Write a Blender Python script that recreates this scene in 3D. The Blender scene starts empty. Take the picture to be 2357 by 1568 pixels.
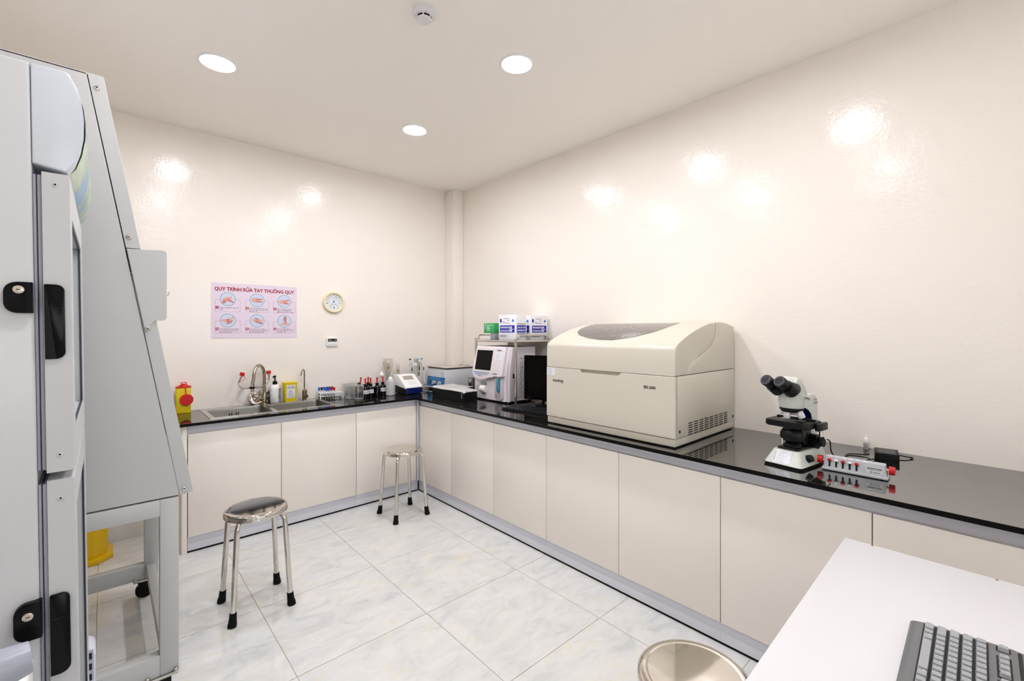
import bpy, bmesh, math, random
from mathutils import Vector, Matrix
random.seed(7)
S = bpy.context.scene
COL = S.collection
PI = math.pi
# ---------------------------------------------------------------- camera, world, exposure
cam = bpy.data.cameras.new('camera'); camo = bpy.data.objects.new('camera', cam); COL.objects.link(camo)
cam.sensor_fit = 'HORIZONTAL'; cam.sensor_width = 36.0
cam.lens = 1031.625 * 36.0 / 2357.0
cam.shift_x = -10.154 / 2357.0; cam.shift_y = -23.157 / 2357.0
cam.clip_start = 0.02
camo.location = (-2.7701, -3.9875, 1.3985); camo.rotation_euler = (PI / 2, 0, -0.7432)
S.camera = camo
w = bpy.data.worlds.new('world'); S.world = w; w.use_nodes = True
bg = w.node_tree.nodes['Background']; bg.inputs[0].default_value = (0.93, 0.97, 1.0, 1); bg.inputs[1].default_value = 1.15
S.view_settings.view_transform = 'Standard'; S.view_settings.look = 'None'
S.view_settings.gamma = 1.0; S.view_settings.use_curve_mapping = False
S.view_settings.exposure = 1.78
S.cycles.use_denoising = True
S.cycles.max_bounces = 7; S.cycles.diffuse_bounces = 5; S.cycles.glossy_bounces = 3; S.cycles.transmission_bounces = 4; S.cycles.transparent_max_bounces = 40
S.cycles.use_adaptive_sampling = True; S.cycles.adaptive_threshold = .08; S.cycles.adaptive_min_samples = 14; S.cycles.use_light_tree = False; S.cycles.caustics_reflective = False; S.cycles.caustics_refractive = False
S.cycles.sample_clamp_indirect = 6.0
LAMP_W = 60.0            # downlight diffuser radiance
pd = bpy.data.lights.new('fill_window_portal', 'AREA'); pd.shape = 'RECTANGLE'; pd.size = 2.6; pd.size_y = 1.4; pd.cycles.is_portal = True  # sampling portal for the added fill window
po = bpy.data.objects.new('fill_window_portal', pd); COL.objects.link(po); po.location = (-1.8, -6.76, 1.65); po.rotation_euler = (PI / 2, 0, 0)
# ---------------------------------------------------------------- materials
def lin(c):
    return tuple((x / 255 / 12.92) if x / 255 <= .04045 else ((x / 255 + .055) / 1.055) ** 2.4 for x in c) + (1.0,)
MATS = {}
def M(name, rgb=(200, 200, 200), rough=.5, metal=0., ior=1.5, coat=0., bump=0., bscale=200., emit=None, trans=0., var=0., vscale=6., alpha=1.):
    if name in MATS: return MATS[name]
    m = bpy.data.materials.new(name); m.use_nodes = True
    nt = m.node_tree; b = nt.nodes['Principled BSDF']; I = b.inputs
    I['Base Color'].default_value = lin(rgb); I['Roughness'].default_value = rough; I['Metallic'].default_value = metal
    I['IOR'].default_value = ior; I['Coat Weight'].default_value = coat; I['Coat Roughness'].default_value = .05
    I['Transmission Weight'].default_value = trans; I['Alpha'].default_value = alpha
    if emit: I['Emission Color'].default_value = lin(emit[0]); I['Emission Strength'].default_value = emit[1]
    tc = nt.nodes.new('ShaderNodeTexCoord')
    if bump:
        n = nt.nodes.new('ShaderNodeTexNoise'); n.inputs['Scale'].default_value = bscale; n.inputs['Detail'].default_value = 3
        nt.links.new(tc.outputs['Object'], n.inputs['Vector'])
        bp = nt.nodes.new('ShaderNodeBump'); bp.inputs['Strength'].default_value = bump; bp.inputs['Distance'].default_value = .002
        nt.links.new(n.outputs['Fac'], bp.inputs['Height']); nt.links.new(bp.outputs['Normal'], I['Normal'])
    MATS[name] = m
    if not var: return m
    n = nt.nodes.new('ShaderNodeTexNoise'); n.inputs['Scale'].default_value = vscale; n.inputs['Detail'].default_value = 2
    nt.links.new(tc.outputs['Object'], n.inputs['Vector'])
    mx = nt.nodes.new('ShaderNodeMix'); mx.data_type = 'RGBA'
    c = lin(rgb); v = var if var else .015
    mx.inputs['A'].default_value = tuple(x * (1 - v) for x in c[:3]) + (1,); mx.inputs['B'].default_value = tuple(min(1, x * (1 + v)) for x in c[:3]) + (1,)
    nt.links.new(n.outputs['Fac'], mx.inputs['Factor']); nt.links.new(mx.outputs['Result'], I['Base Color'])
    MATS[name] = m
    return m
def glass_mat(name, tint=(252, 252, 252), refl=1.0, rough=.02):
    if name in MATS: return MATS[name]
    m = bpy.data.materials.new(name); m.use_nodes = True; nt = m.node_tree; nt.nodes.clear()
    out = nt.nodes.new('ShaderNodeOutputMaterial'); t = nt.nodes.new('ShaderNodeBsdfTransparent'); t.inputs[0].default_value = lin(tint)
    g = nt.nodes.new('ShaderNodeBsdfGlossy'); g.inputs['Roughness'].default_value = rough; g.inputs[0].default_value = (refl, refl, refl, 1)
    lw = nt.nodes.new('ShaderNodeLayerWeight'); lw.inputs[0].default_value = .5
    pw = nt.nodes.new('ShaderNodeMath'); pw.operation = 'POWER'; pw.inputs[1].default_value = 4.0; nt.links.new(lw.outputs['Facing'], pw.inputs[0])
    ma = nt.nodes.new('ShaderNodeMath'); ma.operation = 'MULTIPLY_ADD'; ma.inputs[1].default_value = .75; ma.inputs[2].default_value = .07; nt.links.new(pw.outputs[0], ma.inputs[0])
    mx = nt.nodes.new('ShaderNodeMixShader'); nt.links.new(ma.outputs[0], mx.inputs[0]); nt.links.new(t.outputs[0], mx.inputs[1]); nt.links.new(g.outputs[0], mx.inputs[2])
    nt.links.new(mx.outputs[0], out.inputs[0]); MATS[name] = m
    return m
def wall_mat(name, rgb, rough, b1, b2):
    m = M(name, rgb, rough, var=.025, vscale=1.3)
    nt = m.node_tree; bs = nt.nodes['Principled BSDF']; tc = nt.nodes.new('ShaderNodeTexCoord'); bs.inputs['IOR'].default_value = 1.42
    n1 = nt.nodes.new('ShaderNodeTexNoise'); n1.inputs['Scale'].default_value = 7; n1.inputs['Detail'].default_value = 1
    n2 = nt.nodes.new('ShaderNodeTexNoise'); n2.inputs['Scale'].default_value = 60; n2.inputs['Detail'].default_value = 1
    p1 = nt.nodes.new('ShaderNodeBump'); p1.inputs['Strength'].default_value = b1; p1.inputs['Distance'].default_value = .02
    p2 = nt.nodes.new('ShaderNodeBump'); p2.inputs['Strength'].default_value = b2; p2.inputs['Distance'].default_value = .002
    for n in (n1, n2): nt.links.new(tc.outputs['Object'], n.inputs['Vector'])
    nt.links.new(n1.outputs['Fac'], p1.inputs['Height']); nt.links.new(n2.outputs['Fac'], p2.inputs['Height'])
    nt.links.new(p1.outputs['Normal'], p2.inputs['Normal']); nt.links.new(p2.outputs['Normal'], bs.inputs['Normal'])
    return m
def tile_mat():
    m = bpy.data.materials.new('polished_marble_tile'); m.use_nodes = True; nt = m.node_tree; N = nt.nodes; L = nt.links
    b = N['Principled BSDF']; b.inputs['Roughness'].default_value = .045; b.inputs['IOR'].default_value = 1.55
    tc = N.new('ShaderNodeTexCoord'); oi = N.new('ShaderNodeObjectInfo')
    mp = N.new('ShaderNodeMapping'); L.new(tc.outputs['Object'], mp.inputs['Vector'])
    ml = N.new('ShaderNodeMath'); ml.operation = 'MULTIPLY'; ml.inputs[1].default_value = 3.7; L.new(oi.outputs['Random'], ml.inputs[0])
    cb = N.new('ShaderNodeCombineXYZ')
    for k in range(3): L.new(ml.outputs[0], cb.inputs[k])
    L.new(cb.outputs[0], mp.inputs['Location'])
    mp.inputs['Rotation'].default_value = (0, 0, .55); mp.inputs['Scale'].default_value = (1, 1.9, 1)
    n1 = N.new('ShaderNodeTexNoise'); n1.inputs['Scale'].default_value = 6.0; n1.inputs['Detail'].default_value = 6; n1.inputs['Roughness'].default_value = .68; n1.inputs['Distortion'].default_value = .8
    n2 = N.new('ShaderNodeTexNoise'); n2.inputs['Scale'].default_value = 7.0; n2.inputs['Detail'].default_value = 3; n2.inputs['Distortion'].default_value = 1.6
    for n in (n1, n2): L.new(mp.outputs['Vector'], n.inputs['Vector'])
    r1 = N.new('ShaderNodeValToRGB'); e = r1.color_ramp.elements
    e[0].position = .32; e[0].color = lin((200, 203, 203)); e[1].position = .60; e[1].color = lin((222, 221, 219))
    k = e.new(.46); k.color = lin((214, 215, 214))
    L.new(n1.outputs['Fac'], r1.inputs['Fac'])
    r2 = N.new('ShaderNodeValToRGB'); e = r2.color_ramp.elements            # thin yellow-green veins
    e[0].position = .635; e[0].color = (0, 0, 0, 1); e[1].position = .70; e[1].color = (0, 0, 0, 1)
    k = e.new(.665); k.color = (.55, .55, .55, 1)
    L.new(n2.outputs['Fac'], r2.inputs['Fac'])
    mx = N.new('ShaderNodeMix'); mx.data_type = 'RGBA'; L.new(r2.outputs['Color'], mx.inputs['Factor']); L.new(r1.outputs['Color'], mx.inputs['A'])
    mx.inputs['B'].default_value = lin((222, 212, 162)); L.new(mx.outputs['Result'], b.inputs['Base Color'])
    return m
def granite_mat():
    m = bpy.data.materials.new('black_granite'); m.use_nodes = True; nt = m.node_tree; N = nt.nodes; L = nt.links
    b = N['Principled BSDF']; b.inputs['Roughness'].default_value = .045; b.inputs['IOR'].default_value = 5.0
    tc = N.new('ShaderNodeTexCoord'); v = N.new('ShaderNodeTexNoise'); v.inputs['Scale'].default_value = 420; v.inputs['Detail'].default_value = 2
    L.new(tc.outputs['Object'], v.inputs['Vector']); r = N.new('ShaderNodeValToRGB'); e = r.color_ramp.elements
    e[0].position = .62; e[0].color = lin((22, 21, 20)); e[1].position = .80; e[1].color = lin((150, 146, 140)); L.new(v.outputs['Fac'], r.inputs['Fac'])
    L.new(r.outputs['Color'], b.inputs['Base Color'])
    return m
def scratched_mat():
    m = M('smoked_scratched_window', (92, 84, 80), .12, ior=1.6)
    nt = m.node_tree; N = nt.nodes; L = nt.links; b = N['Principled BSDF']
    tc = N.new('ShaderNodeTexCoord'); mp = N.new('ShaderNodeMapping'); mp.inputs['Scale'].default_value = (34, 120, 60); mp.inputs['Rotation'].default_value = (0, 0, .5)
    L.new(tc.outputs['Object'], mp.inputs['Vector']); n = N.new('ShaderNodeTexNoise'); n.inputs['Scale'].default_value = 1.0; n.inputs['Detail'].default_value = 2; n.inputs['Distortion'].default_value = .6
    L.new(mp.outputs[0], n.inputs['Vector']); r = N.new('ShaderNodeValToRGB'); e = r.color_ramp.elements
    e[0].position = .655; e[0].color = lin((90, 83, 79)); e[1].position = .69; e[1].color = lin((196, 190, 184)); L.new(n.outputs['Fac'], r.inputs['Fac'])
    L.new(r.outputs['Color'], b.inputs['Base Color'])
    return m
m_wall = wall_mat('cream_gloss_wall_paint', (246, 239, 231), .185, .12, .3)
m_ceil = M('cream_ceiling_paint', (251, 246, 239), .55, var=.02, vscale=1.2)
m_tile = tile_mat(); m_gran = granite_mat()
m_grout = M('tile_grout', (196, 180, 168), .8)
m_door = M('cream_cabinet_laminate', (240, 233, 224), .22, var=.015, vscale=2.)
m_carc = M('cream_cabinet_carcass', (226, 218, 202), .5)
m_alu = M('lavender_grey_aluminium', (205, 206, 215), .35, metal=.2)
m_alu2 = M('pale_kick_plate', (220, 220, 228), .32, metal=.15)
m_black = M('black_plastic', (5, 5, 6), .45, ior=1.3)
m_blackg = M('gloss_black_plastic', (4, 4, 6), .2, ior=1.25)
m_rub = M('black_rubber', (5, 5, 5), .7, ior=1.3)
m_dark = M('gap_shade', (16, 15, 14), .9)  # near-black that paints the shade inside slots and openings
m_steel = M('brushed_stainless', (200, 196, 190), .24, metal=1., var=.05, vscale=40)
m_chrome = M('polished_stainless', (214, 208, 200), .06, metal=1.)
m_nickel = M('satin_nickel', (176, 164, 148), .2, metal=1.)
m_white = M('white_plastic', (240, 240, 240), .35)
m_whiteg = M('white_gloss_enamel', (202, 203, 206), .25)
m_grey = M('grey_enamel', (188, 189, 188), .4)
m_beige = M('ivory_machine_plastic', (212, 206, 192), .38)
m_beigetop = M('ivory_machine_lid_plastic', (208, 202, 188), .33)
m_red = M('red_plastic', (205, 20, 24), .35)
m_yel = M('yellow_plastic', (226, 200, 10), .4)
m_label = M('white_label', (236, 236, 244), .6)
m_ink = M('black_ink', (25, 24, 26), .7)
m_grink = M('grey_ink', (120, 118, 124), .7)
m_blue = M('blue_plastic', (30, 90, 210), .4)
m_glass = glass_mat('clear_glass', (252, 252, 252))
# ---------------------------------------------------------------- mesh helpers
class B:
    def __init__(s): s.bm = bmesh.new()
    def box(s, x0, x1, y0, y1, z0, z1, bev=0., seg=2):
        r = bmesh.ops.create_cube(s.bm, size=1.0); v = r['verts']
        for q in v: q.co = Vector(((x0 + x1) / 2 + q.co.x * (x1 - x0), (y0 + y1) / 2 + q.co.y * (y1 - y0), (z0 + z1) / 2 + q.co.z * (z1 - z0)))
        if bev:
            es = list({e for q in v for e in q.link_edges})
            bmesh.ops.bevel(s.bm, geom=es, offset=bev, segments=seg, affect='EDGES', profile=.5)
        return s
    def cyl(s, p0, p1, r0, r1=None, seg=20, caps=True):
        return s.tube([p0, p1], [r0, r0 if r1 is None else r1], seg, caps)
    def tube(s, pts, r, seg=10, caps=True):
        pts = [Vector(p) for p in pts]; n = len(pts); R = r if isinstance(r, (list, tuple)) else [r] * n
        rings = []; t0 = (pts[1] - pts[0]).normalized()
        u = t0.orthogonal().normalized()
        for i, p in enumerate(pts):
            t = (pts[min(i + 1, n - 1)] - pts[max(i - 1, 0)])
            if t.length < 1e-9: t = t0.copy()
            t.normalize(); u = (u - t * u.dot(t)).normalized(); v = t.cross(u); t0 = t
            rings.append([s.bm.verts.new(p + (u * math.cos(2 * PI * k / seg) + v * math.sin(2 * PI * k / seg)) * R[i]) for k in range(seg)])
        for a, b in zip(rings, rings[1:]):
            for k in range(seg): s.bm.faces.new((a[k], a[(k + 1) % seg], b[(k + 1) % seg], b[k]))
        if caps: s.bm.faces.new(rings[0][::-1]); s.bm.faces.new(rings[-1])
        return s
    def lathe(s, prof, c=(0, 0, 0), seg=32, sx=1., sy=1., mat=None):
        rings = []
        for r, z in prof:
            if r < 1e-6: rings.append([s.bm.verts.new((c[0], c[1], c[2] + z))])
            else: rings.append([s.bm.verts.new((c[0] + sx * r * math.cos(2 * PI * k / seg), c[1] + sy * r * math.sin(2 * PI * k / seg), c[2] + z)) for k in range(seg)])
        for a, b in zip(rings, rings[1:]):
            for k in range(seg):
                q = (k + 1) % seg
                if len(a) == 1 and len(b) == 1: continue
                if len(a) == 1: s.bm.faces.new((a[0], b[q], b[k]))
                elif len(b) == 1: s.bm.faces.new((a[k], a[q], b[0]))
                else: s.bm.faces.new((a[k], a[q], b[q], b[k]))
        if mat is not None:
            for ring in rings:
                for v in ring: v.co = mat @ v.co
        return s
    def prism(s, poly, ax, a, b, bev=0., seg=2):
        """poly: 2-D outline; ax: extrusion axis ('x': (y,z) outline, 'y': (x,z), 'z': (x,y))"""
        def P(q, t): return {'x': (t, q[0], q[1]), 'y': (q[0], t, q[1]), 'z': (q[0], q[1], t)}[ax]
        A = [s.bm.verts.new(P(q, a)) for q in poly]; C = [s.bm.verts.new(P(q, b)) for q in poly]; n = len(poly)
        f = [s.bm.faces.new(A), s.bm.faces.new(C[::-1])]
        for k in range(n): s.bm.faces.new((A[(k + 1) % n], A[k], C[k], C[(k + 1) % n]))
        if bev:
            es = list({e for g in f for e in g.edges})
            bmesh.ops.bevel(s.bm, geom=es, offset=bev, segments=seg, affect='EDGES', profile=.5)
        return s
    def ball(s, c, r, sx=1, sy=1, sz=1, seg=16):
        q = bmesh.ops.create_uvsphere(s.bm, u_segments=seg, v_segments=max(6, seg // 2), radius=r)
        for v in q['verts']: v.co = Vector((c[0] + v.co.x * sx, c[1] + v.co.y * sy, c[2] + v.co.z * sz))
        return s
    def cells(s, xs, ys, inside, z0, z1):
        """slab built from grid cells; inside(i,j) tells whether the cell is solid"""
        V = {}
        def v(i, j, z):
            k = (i, j, z)
            if k not in V: V[k] = s.bm.verts.new((xs[i], ys[j], z))
            return V[k]
        nx, ny = len(xs) - 1, len(ys) - 1
        ok = lambda i, j: 0 <= i < nx and 0 <= j < ny and inside(i, j)
        for i in range(nx):
            for j in range(ny):
                if not ok(i, j): continue
                s.bm.faces.new((v(i, j, z1), v(i + 1, j, z1), v(i + 1, j + 1, z1), v(i, j + 1, z1)))
                s.bm.faces.new((v(i, j, z0), v(i, j + 1, z0), v(i + 1, j + 1, z0), v(i + 1, j, z0)))
                for (a, b, di, dj) in (((i, j), (i + 1, j), 0, -1), ((i + 1, j), (i + 1, j + 1), 1, 0), ((i + 1, j + 1), (i, j + 1), 0, 1), ((i, j + 1), (i, j), -1, 0)):
                    if not ok(i + di, j + dj): s.bm.faces.new((v(*a, z0), v(*b, z0), v(*b, z1), v(*a, z1)))
        return s
    def face(s, pts): s.bm.faces.new([s.bm.verts.new(p) for p in pts]); return s
    def xf(s, m):
        bmesh.ops.transform(s.bm, matrix=m, verts=s.bm.verts); return s
    def obj(s, name, mat, parent=None, smooth=38, mesh_only=False):
        bmesh.ops.recalc_face_normals(s.bm, faces=s.bm.faces)
        me = bpy.data.meshes.new(name); s.bm.to_mesh(me); s.bm.free(); me.materials.append(mat)
        if smooth:
            me.polygons.foreach_set('use_smooth', [True] * len(me.polygons)); me.set_sharp_from_angle(angle=math.radians(smooth))
        if mesh_only: return me
        o = bpy.data.objects.new(name, me); COL.objects.link(o); o.parent = parent
        return o
def box(name, mat, parent, *a, bev=.002): return B().box(*a, bev=bev).obj(name, mat, parent)
def place(name, me, parent, loc=(0, 0, 0), rot=(0, 0, 0)):
    o = bpy.data.objects.new(name, me); COL.objects.link(o); o.parent = parent; o.location = loc; o.rotation_euler = rot
    return o
def tag(o, label, cat, group=None):
    o['label'] = label; o['category'] = cat
    if group: o['group'] = group
    return o
def thing(name, label, cat, loc=(0, 0, 0), rz=0., group=None):
    o = bpy.data.objects.new(name, None); COL.objects.link(o); o.location = loc; o.rotation_euler = (0, 0, math.radians(rz)); o.empty_display_size = .05
    return tag(o, label, cat, group)
def struct(o): o['kind'] = 'structure'; return o
def dup(root, loc, rz=0., label=None):
    def cp(o, par):
        c = o.copy(); COL.objects.link(c); c.parent = par
        for ch in [q for q in bpy.data.objects if q.parent == o]: cp(ch, c)
        return c
    r = cp(root, None); r.location = loc; r.rotation_euler = (0, 0, math.radians(rz))
    if label: r['label'] = label
    return r
FR = (PI / 2, 0, 0); RS = (PI / 2, 0, PI / 2); LS = (PI / 2, 0, -PI / 2)
def text(name, body, size, mat, parent, loc, rot=FR, width=None, bold=0., ext=.0, align='CENTER', leading=1.0):
    c = bpy.data.curves.new(name, 'FONT'); c.body = body; c.size = size; c.align_x = align; c.align_y = 'CENTER'
    c.resolution_u = 2; c.extrude = ext; c.offset = bold; c.space_line = leading
    t = bpy.data.objects.new('t', c); me = bpy.data.meshes.new_from_object(t); bpy.data.objects.remove(t); bpy.data.curves.remove(c)
    me.name = name; me.materials.clear(); me.materials.append(mat)
    if width and len(me.vertices):
        xs = [v.co.x for v in me.vertices]; k = width / max(1e-6, max(xs) - min(xs)); mid = (max(xs) + min(xs)) / 2 if align == 'CENTER' else min(xs)
        for v in me.vertices: v.co.x = (v.co.x - mid) * k
    return place(name, me, parent, loc, rot)
def arc(c, r, a0, a1, n, plane='xz'):
    out = []
    for k in range(n + 1):
        a = math.radians(a0 + (a1 - a0) * k / n); u, v = r * math.cos(a), r * math.sin(a)
        out.append({'xz': (c[0] + u, c[1], c[2] + v), 'yz': (c[0], c[1] + u, c[2] + v), 'xy': (c[0] + u, c[1] + v, c[2])}[plane])
    return out
def smooth_path(P, n=6):
    P = [Vector(p) for p in P]; out = []
    for i in range(len(P) - 1):
        a, b, c, d = P[max(i - 1, 0)], P[i], P[i + 1], P[min(i + 2, len(P) - 1)]
        for k in range(n):
            u = k / n; out.append(.5 * ((2 * b) + (c - a) * u + (2 * a - 5 * b + 4 * c - d) * u * u + (3 * b - a - 3 * c + d) * u ** 3))
    return out + [P[-1]]
def rrect(x0, x1, y0, y1, r, n=5, rs=None):
    """rounded rectangle outline; rs: radii for (x0y0, x1y0, x1y1, x0y1)"""
    rs = rs or (r, r, r, r); out = []
    for (cx, cy, a0, q) in ((x0, y0, 180, rs[0]), (x1, y0, 270, rs[1]), (x1, y1, 0, rs[2]), (x0, y1, 90, rs[3])):
        ox = cx + (q if cx == x0 else -q); oy = cy + (q if cy == y0 else -q)
        if q < 1e-6: out.append((cx, cy)); continue
        for k in range(n + 1):
            a = math.radians(a0 + 90 * k / n); out.append((ox + q * math.cos(a), oy + q * math.sin(a)))
    return out
def lines_label(parent, x0, x1, z0, z1, y, n, rot=FR, name='label', mat=None, ruled=True):
    """paper sticker with handwritten-looking rules on a plane facing local -y"""
    l = B().box(x0, x1, y - .0006, y, z0, z1).obj(name, mat or m_label, parent, smooth=0)
    b = B(); h = (z1 - z0) / (n + .6)
    for k in range(n):
        zz = z1 - h * (k + .75); ww = (x1 - x0)
        b.box(x0 + ww * .1, x0 + ww * random.uniform(.55, .92), y - .0009, y - .0005, zz, zz + h * .22)
    b.obj('writing', m_grink, l, smooth=0)
    return l
H = 2.853; HC = .82; XL = -3.55; YF = -6.8
# ---------------------------------------------------------------- room shell
base = struct(B().box(XL, 0, YF, 0, -.08, -.002).obj('floor', m_grout, smooth=0))
tx, ty, s = -2.198, -.857, .6
full = None
for i in range(-4, 6):
    for j in range(-3, 11):
        x0, x1 = tx + i * s, tx + (i + 1) * s; y1, y0 = ty - j * s, ty - (j + 1) * s
        X0, X1, Y0, Y1 = max(x0, XL), min(x1, 0), max(y0, YF), min(y1, 0)
        if X1 - X0 < .01 or Y1 - Y0 < .01: continue
        g = .0013
        if abs(X1 - X0 - s) < 1e-6 and abs(Y1 - Y0 - s) < 1e-6:
            if full is None: full = B().box(-s / 2 + g, s / 2 - g, -s / 2 + g, s / 2 - g, -.002, 0, bev=.0006, seg=1).obj('tile', m_tile, mesh_only=True)
            place('tile', full, base, (x0 + s / 2, y0 + s / 2, 0))
        else:
            cx, cy = (x0 + x1) / 2, (y0 + y1) / 2
            me = B().box(X0 - cx + g, X1 - cx - g, Y0 - cy + g, Y1 - cy - g, -.002, 0, bev=.0006, seg=1).obj('tile', m_tile, mesh_only=True)
            place('tile', me, base, (cx, cy, 0))
struct(B().box(XL - .1, .1, 0, .1, -.08, H + .1).obj('wall_back', m_wall, smooth=0))
struct(B().box(0, .1, YF - .1, 0, -.08, H + .1).obj('wall_right', m_wall, smooth=0))
struct(B().box(XL - .1, XL, YF - .1, 0, -.08, H + .1).obj('wall_left', m_wall, smooth=0))
wf = struct(B().cells([XL, -3.1, -.5, 0], [-.08, .95, 2.35, H + .1], lambda i, j: not (i == 1 and j == 1), 0, .1).xf(Matrix.Translation((0, YF, 0)) @ Matrix.Rotation(PI / 2, 4, 'X')).obj('wall_front', m_wall, smooth=0))
wn = struct(thing('fill_window_1', '', '')); del wn['label'], wn['category']; wn.location = (-1.8, YF - .05, .95)  # unseen window, added to let fill light in from behind the camera
box('frame', m_white, wn, -1.3, 1.3, -.04, .04, 0, .05); box('frame', m_white, wn, -1.3, 1.3, -.04, .04, 1.35, 1.4)
for x in (-1.275, 0, 1.275): box('frame', m_white, wn, x - .025, x + .025, -.04, .04, .05, 1.35)
for x in (-.6375, .6375): B().box(x - .6125, x + .6125, -.004, .004, .05, 1.35).obj('pane', m_glass, wn, smooth=0)
struct(B().box(XL - .1, .1, YF - .1, .1, H, H + .1).obj('ceiling', m_ceil, smooth=0))
struct(B().box(-.127, 0, -.152, 0, 0, H, bev=.006, seg=3).obj('wall_column', m_wall))
bb = struct(B().box(XL, -2.44, -.012, 0, 0, .13, bev=.002).obj('baseboard_back', m_tile))
# ---------------------------------------------------------------- ceiling fittings
m_lamp = bpy.data.materials.new('downlight_diffuser'); m_lamp.use_nodes = True; m_lamp.node_tree.nodes.clear()
_e = m_lamp.node_tree.nodes.new('ShaderNodeEmission'); _e.inputs[0].default_value = lin((251, 250, 255)); _e.inputs[1].default_value = LAMP_W
_o = m_lamp.node_tree.nodes.new('ShaderNodeOutputMaterial'); m_lamp.node_tree.links.new(_e.outputs[0], _o.inputs[0])
lamp_pos = [(-2.318, -1.1, 'recessed round downlight left of the smoke detector, nearest the back wall'), (-1.117, -1.1, 'smallest-looking recessed round downlight, nearest the corner column'),
            (-1.117, -2.19, 'recessed round downlight right of the smoke detector, before the long side wall'), (-2.318, -2.19, 'recessed round downlight overhead just outside the top of the picture, left'),
            (-1.117, -3.29, 'recessed round downlight overhead just outside the top of the picture, right'), (-2.318, -3.29, 'recessed round downlight directly above the viewer')]
for x, y, lb in lamp_pos:
    t = thing('downlight', lb, 'ceiling light', (x, y, H), group='recessed ceiling downlights')
    B().lathe([(.088, 0), (.088, -.004), (.083, -.008), (.076, -.006), (.074, 0)], seg=40).obj('trim_ring', m_white, t)
    B().lathe([(.0745, -.003), (0, -.0035)], seg=24).obj('diffuser', m_lamp, t)
t = thing('smoke_detector', 'white round smoke detector on the ceiling between the downlights', 'smoke detector', (-1.70, -2.205, H), 20)
m_sd = M('detector_plastic', (226, 226, 228), .4)
B().lathe([(.052, 0), (.052, -.013), (.0505, -.0145)], seg=40).obj('base', m_sd, t)
B().lathe([(.0505, -.0145), (.0495, -.024), (.044, -.030), (.034, -.0325), (.033, -.0325)], seg=40).obj('housing', m_sd, t)
B().lathe([(.0325, -.030), (.0325, -.041)], seg=40).obj('chamber', m_black, t)
B().lathe([(.0335, -.0405), (.0335, -.044), (.030, -.047), (0, -.048)], seg=40).obj('cap', m_sd, t)
for k in range(6):
    a = k * PI / 3; B().box(-.003, .003, .0315, .0345, -.042, -.031).xf(Matrix.Rotation(a, 4, 'Z')).obj('rib', m_sd, t)
for a in (.4, 2.3, 4.0): B().cyl((.043 * math.cos(a), .043 * math.sin(a), -.0318), (.043 * math.cos(a), .043 * math.sin(a), -.0305), .0014, seg=8).obj('indicator', m_black, t)
# ---------------------------------------------------------------- worktop and cabinets
D1, D2, YE = -.561, -.793, -4.3
SX0, SX1, SY0, SY1 = -2.25, -1.452, -.482, -.052
xs = [-2.43, SX0, SX1, D2, 0]; ys = [YE, D1, SY0, SY1, 0]
wt = B().cells(xs, ys, lambda i, j: (j == 0 and i == 3) or (j >= 1 and not (i == 1 and j == 2)), HC - .0185, HC).obj('worktop', m_gran, smooth=0)
for q in ((-2.43, D2 - .0, D1 - .0012, D1), (D2 - .0012, D2, YE, D1 - .0012)): B().box(q[0], q[1], q[2], q[3], HC - .0185, HC - .0006).obj('dark_edge_strip', M('unreflective_black_edge', (4, 4, 4), .4, ior=1.25), wt, smooth=0)  # added strip; its dull black colour keeps wall reflections off the granite edge
tag(wt, 'L-shaped black granite worktop running along both walls', 'worktop')
def cabinet(name, label, kind, a, b, doors, top=HC - .0186):
    """kind 'back': doors face -y between x=a..b; kind 'right': doors face -x between y=a..b (a>b). doors: seam list"""
    t = thing(name, label, 'cabinet', (0, 0, 0), group='cream base cabinets')
    def bx(nm, mat, u0, u1, d0, d1, z0, z1, bev=.0015):      # u along run, d = depth out from wall
        if kind == 'back': o = B().box(u0, u1, -d1, -d0, z0, z1, bev=bev)
        else: o = B().box(-d1, -d0, u1, u0, z0, z1, bev=bev)
        return o.obj(nm, mat, t)
    F = .5281 if kind == 'back' else .7547
    sg = 1 if kind == 'back' else -1
    bx('carcass', m_carc, a + sg * .004, b - sg * .004, .03, F - .022, .0, top, bev=0)
    for u0, u1 in zip(doors, doors[1:]):
        bx('door', m_door, u0 + sg * .0017, u1 - sg * .0017, F - .02, F, .098, .746, .0016)
    # gola grip profile: shallow curved channel in the gap above the doors
    pr = [(F - .002, .798), (F - .002, .80), (F - .021, .80), (F - .021, .735), (F - .0205, .735), (F - .012, .742), (F - .008, .752), (F - .007, .768), (F - .009, .785)]
    if kind == 'back': g = B().prism([(-d, z) for d, z in pr], 'x', a, b)
    else: g = B().prism([(-d, z) for d, z in pr], 'y', a, b)
    g.obj('grip_profile', m_alu, t)
    bx('kick_plate', m_alu2, a, b, F - .022, F - .006, .012, .0965, .001)
    bx('kick_plate_shade_band', m_alu, a, b, F - .007, F - .0045, .058, .0965, .0005)  # darker tone paints the bevel shading on the plate's upper half
    bx('plinth_black_strip', m_rub, a, b, F - .03, F - .009, 0, .013, 0)  # thin black strip along the bottom of the kick plate
    return t
ca = cabinet('sink_cabinet', 'cream two-door base cabinet under the double sink', 'back', -2.387, -1.307, [-2.387, -1.848, -1.307], top=.6)
ep = B().box(-2.418, -2.39, -.532, -.03, 0, HC - .0186, bev=.0012).obj('end_panel', m_door, ca)
cabinet('base_cabinet', 'cream one-door base cabinet behind the far stool, on the back wall', 'back', -1.307, -.757, [-1.307, -.772])
cabinet('base_cabinet', 'cream three-door base cabinet in the inner corner, under the blood analyser', 'right', -.53, -2.067, [-.545, -1.031, -1.552, -2.067])
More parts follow.
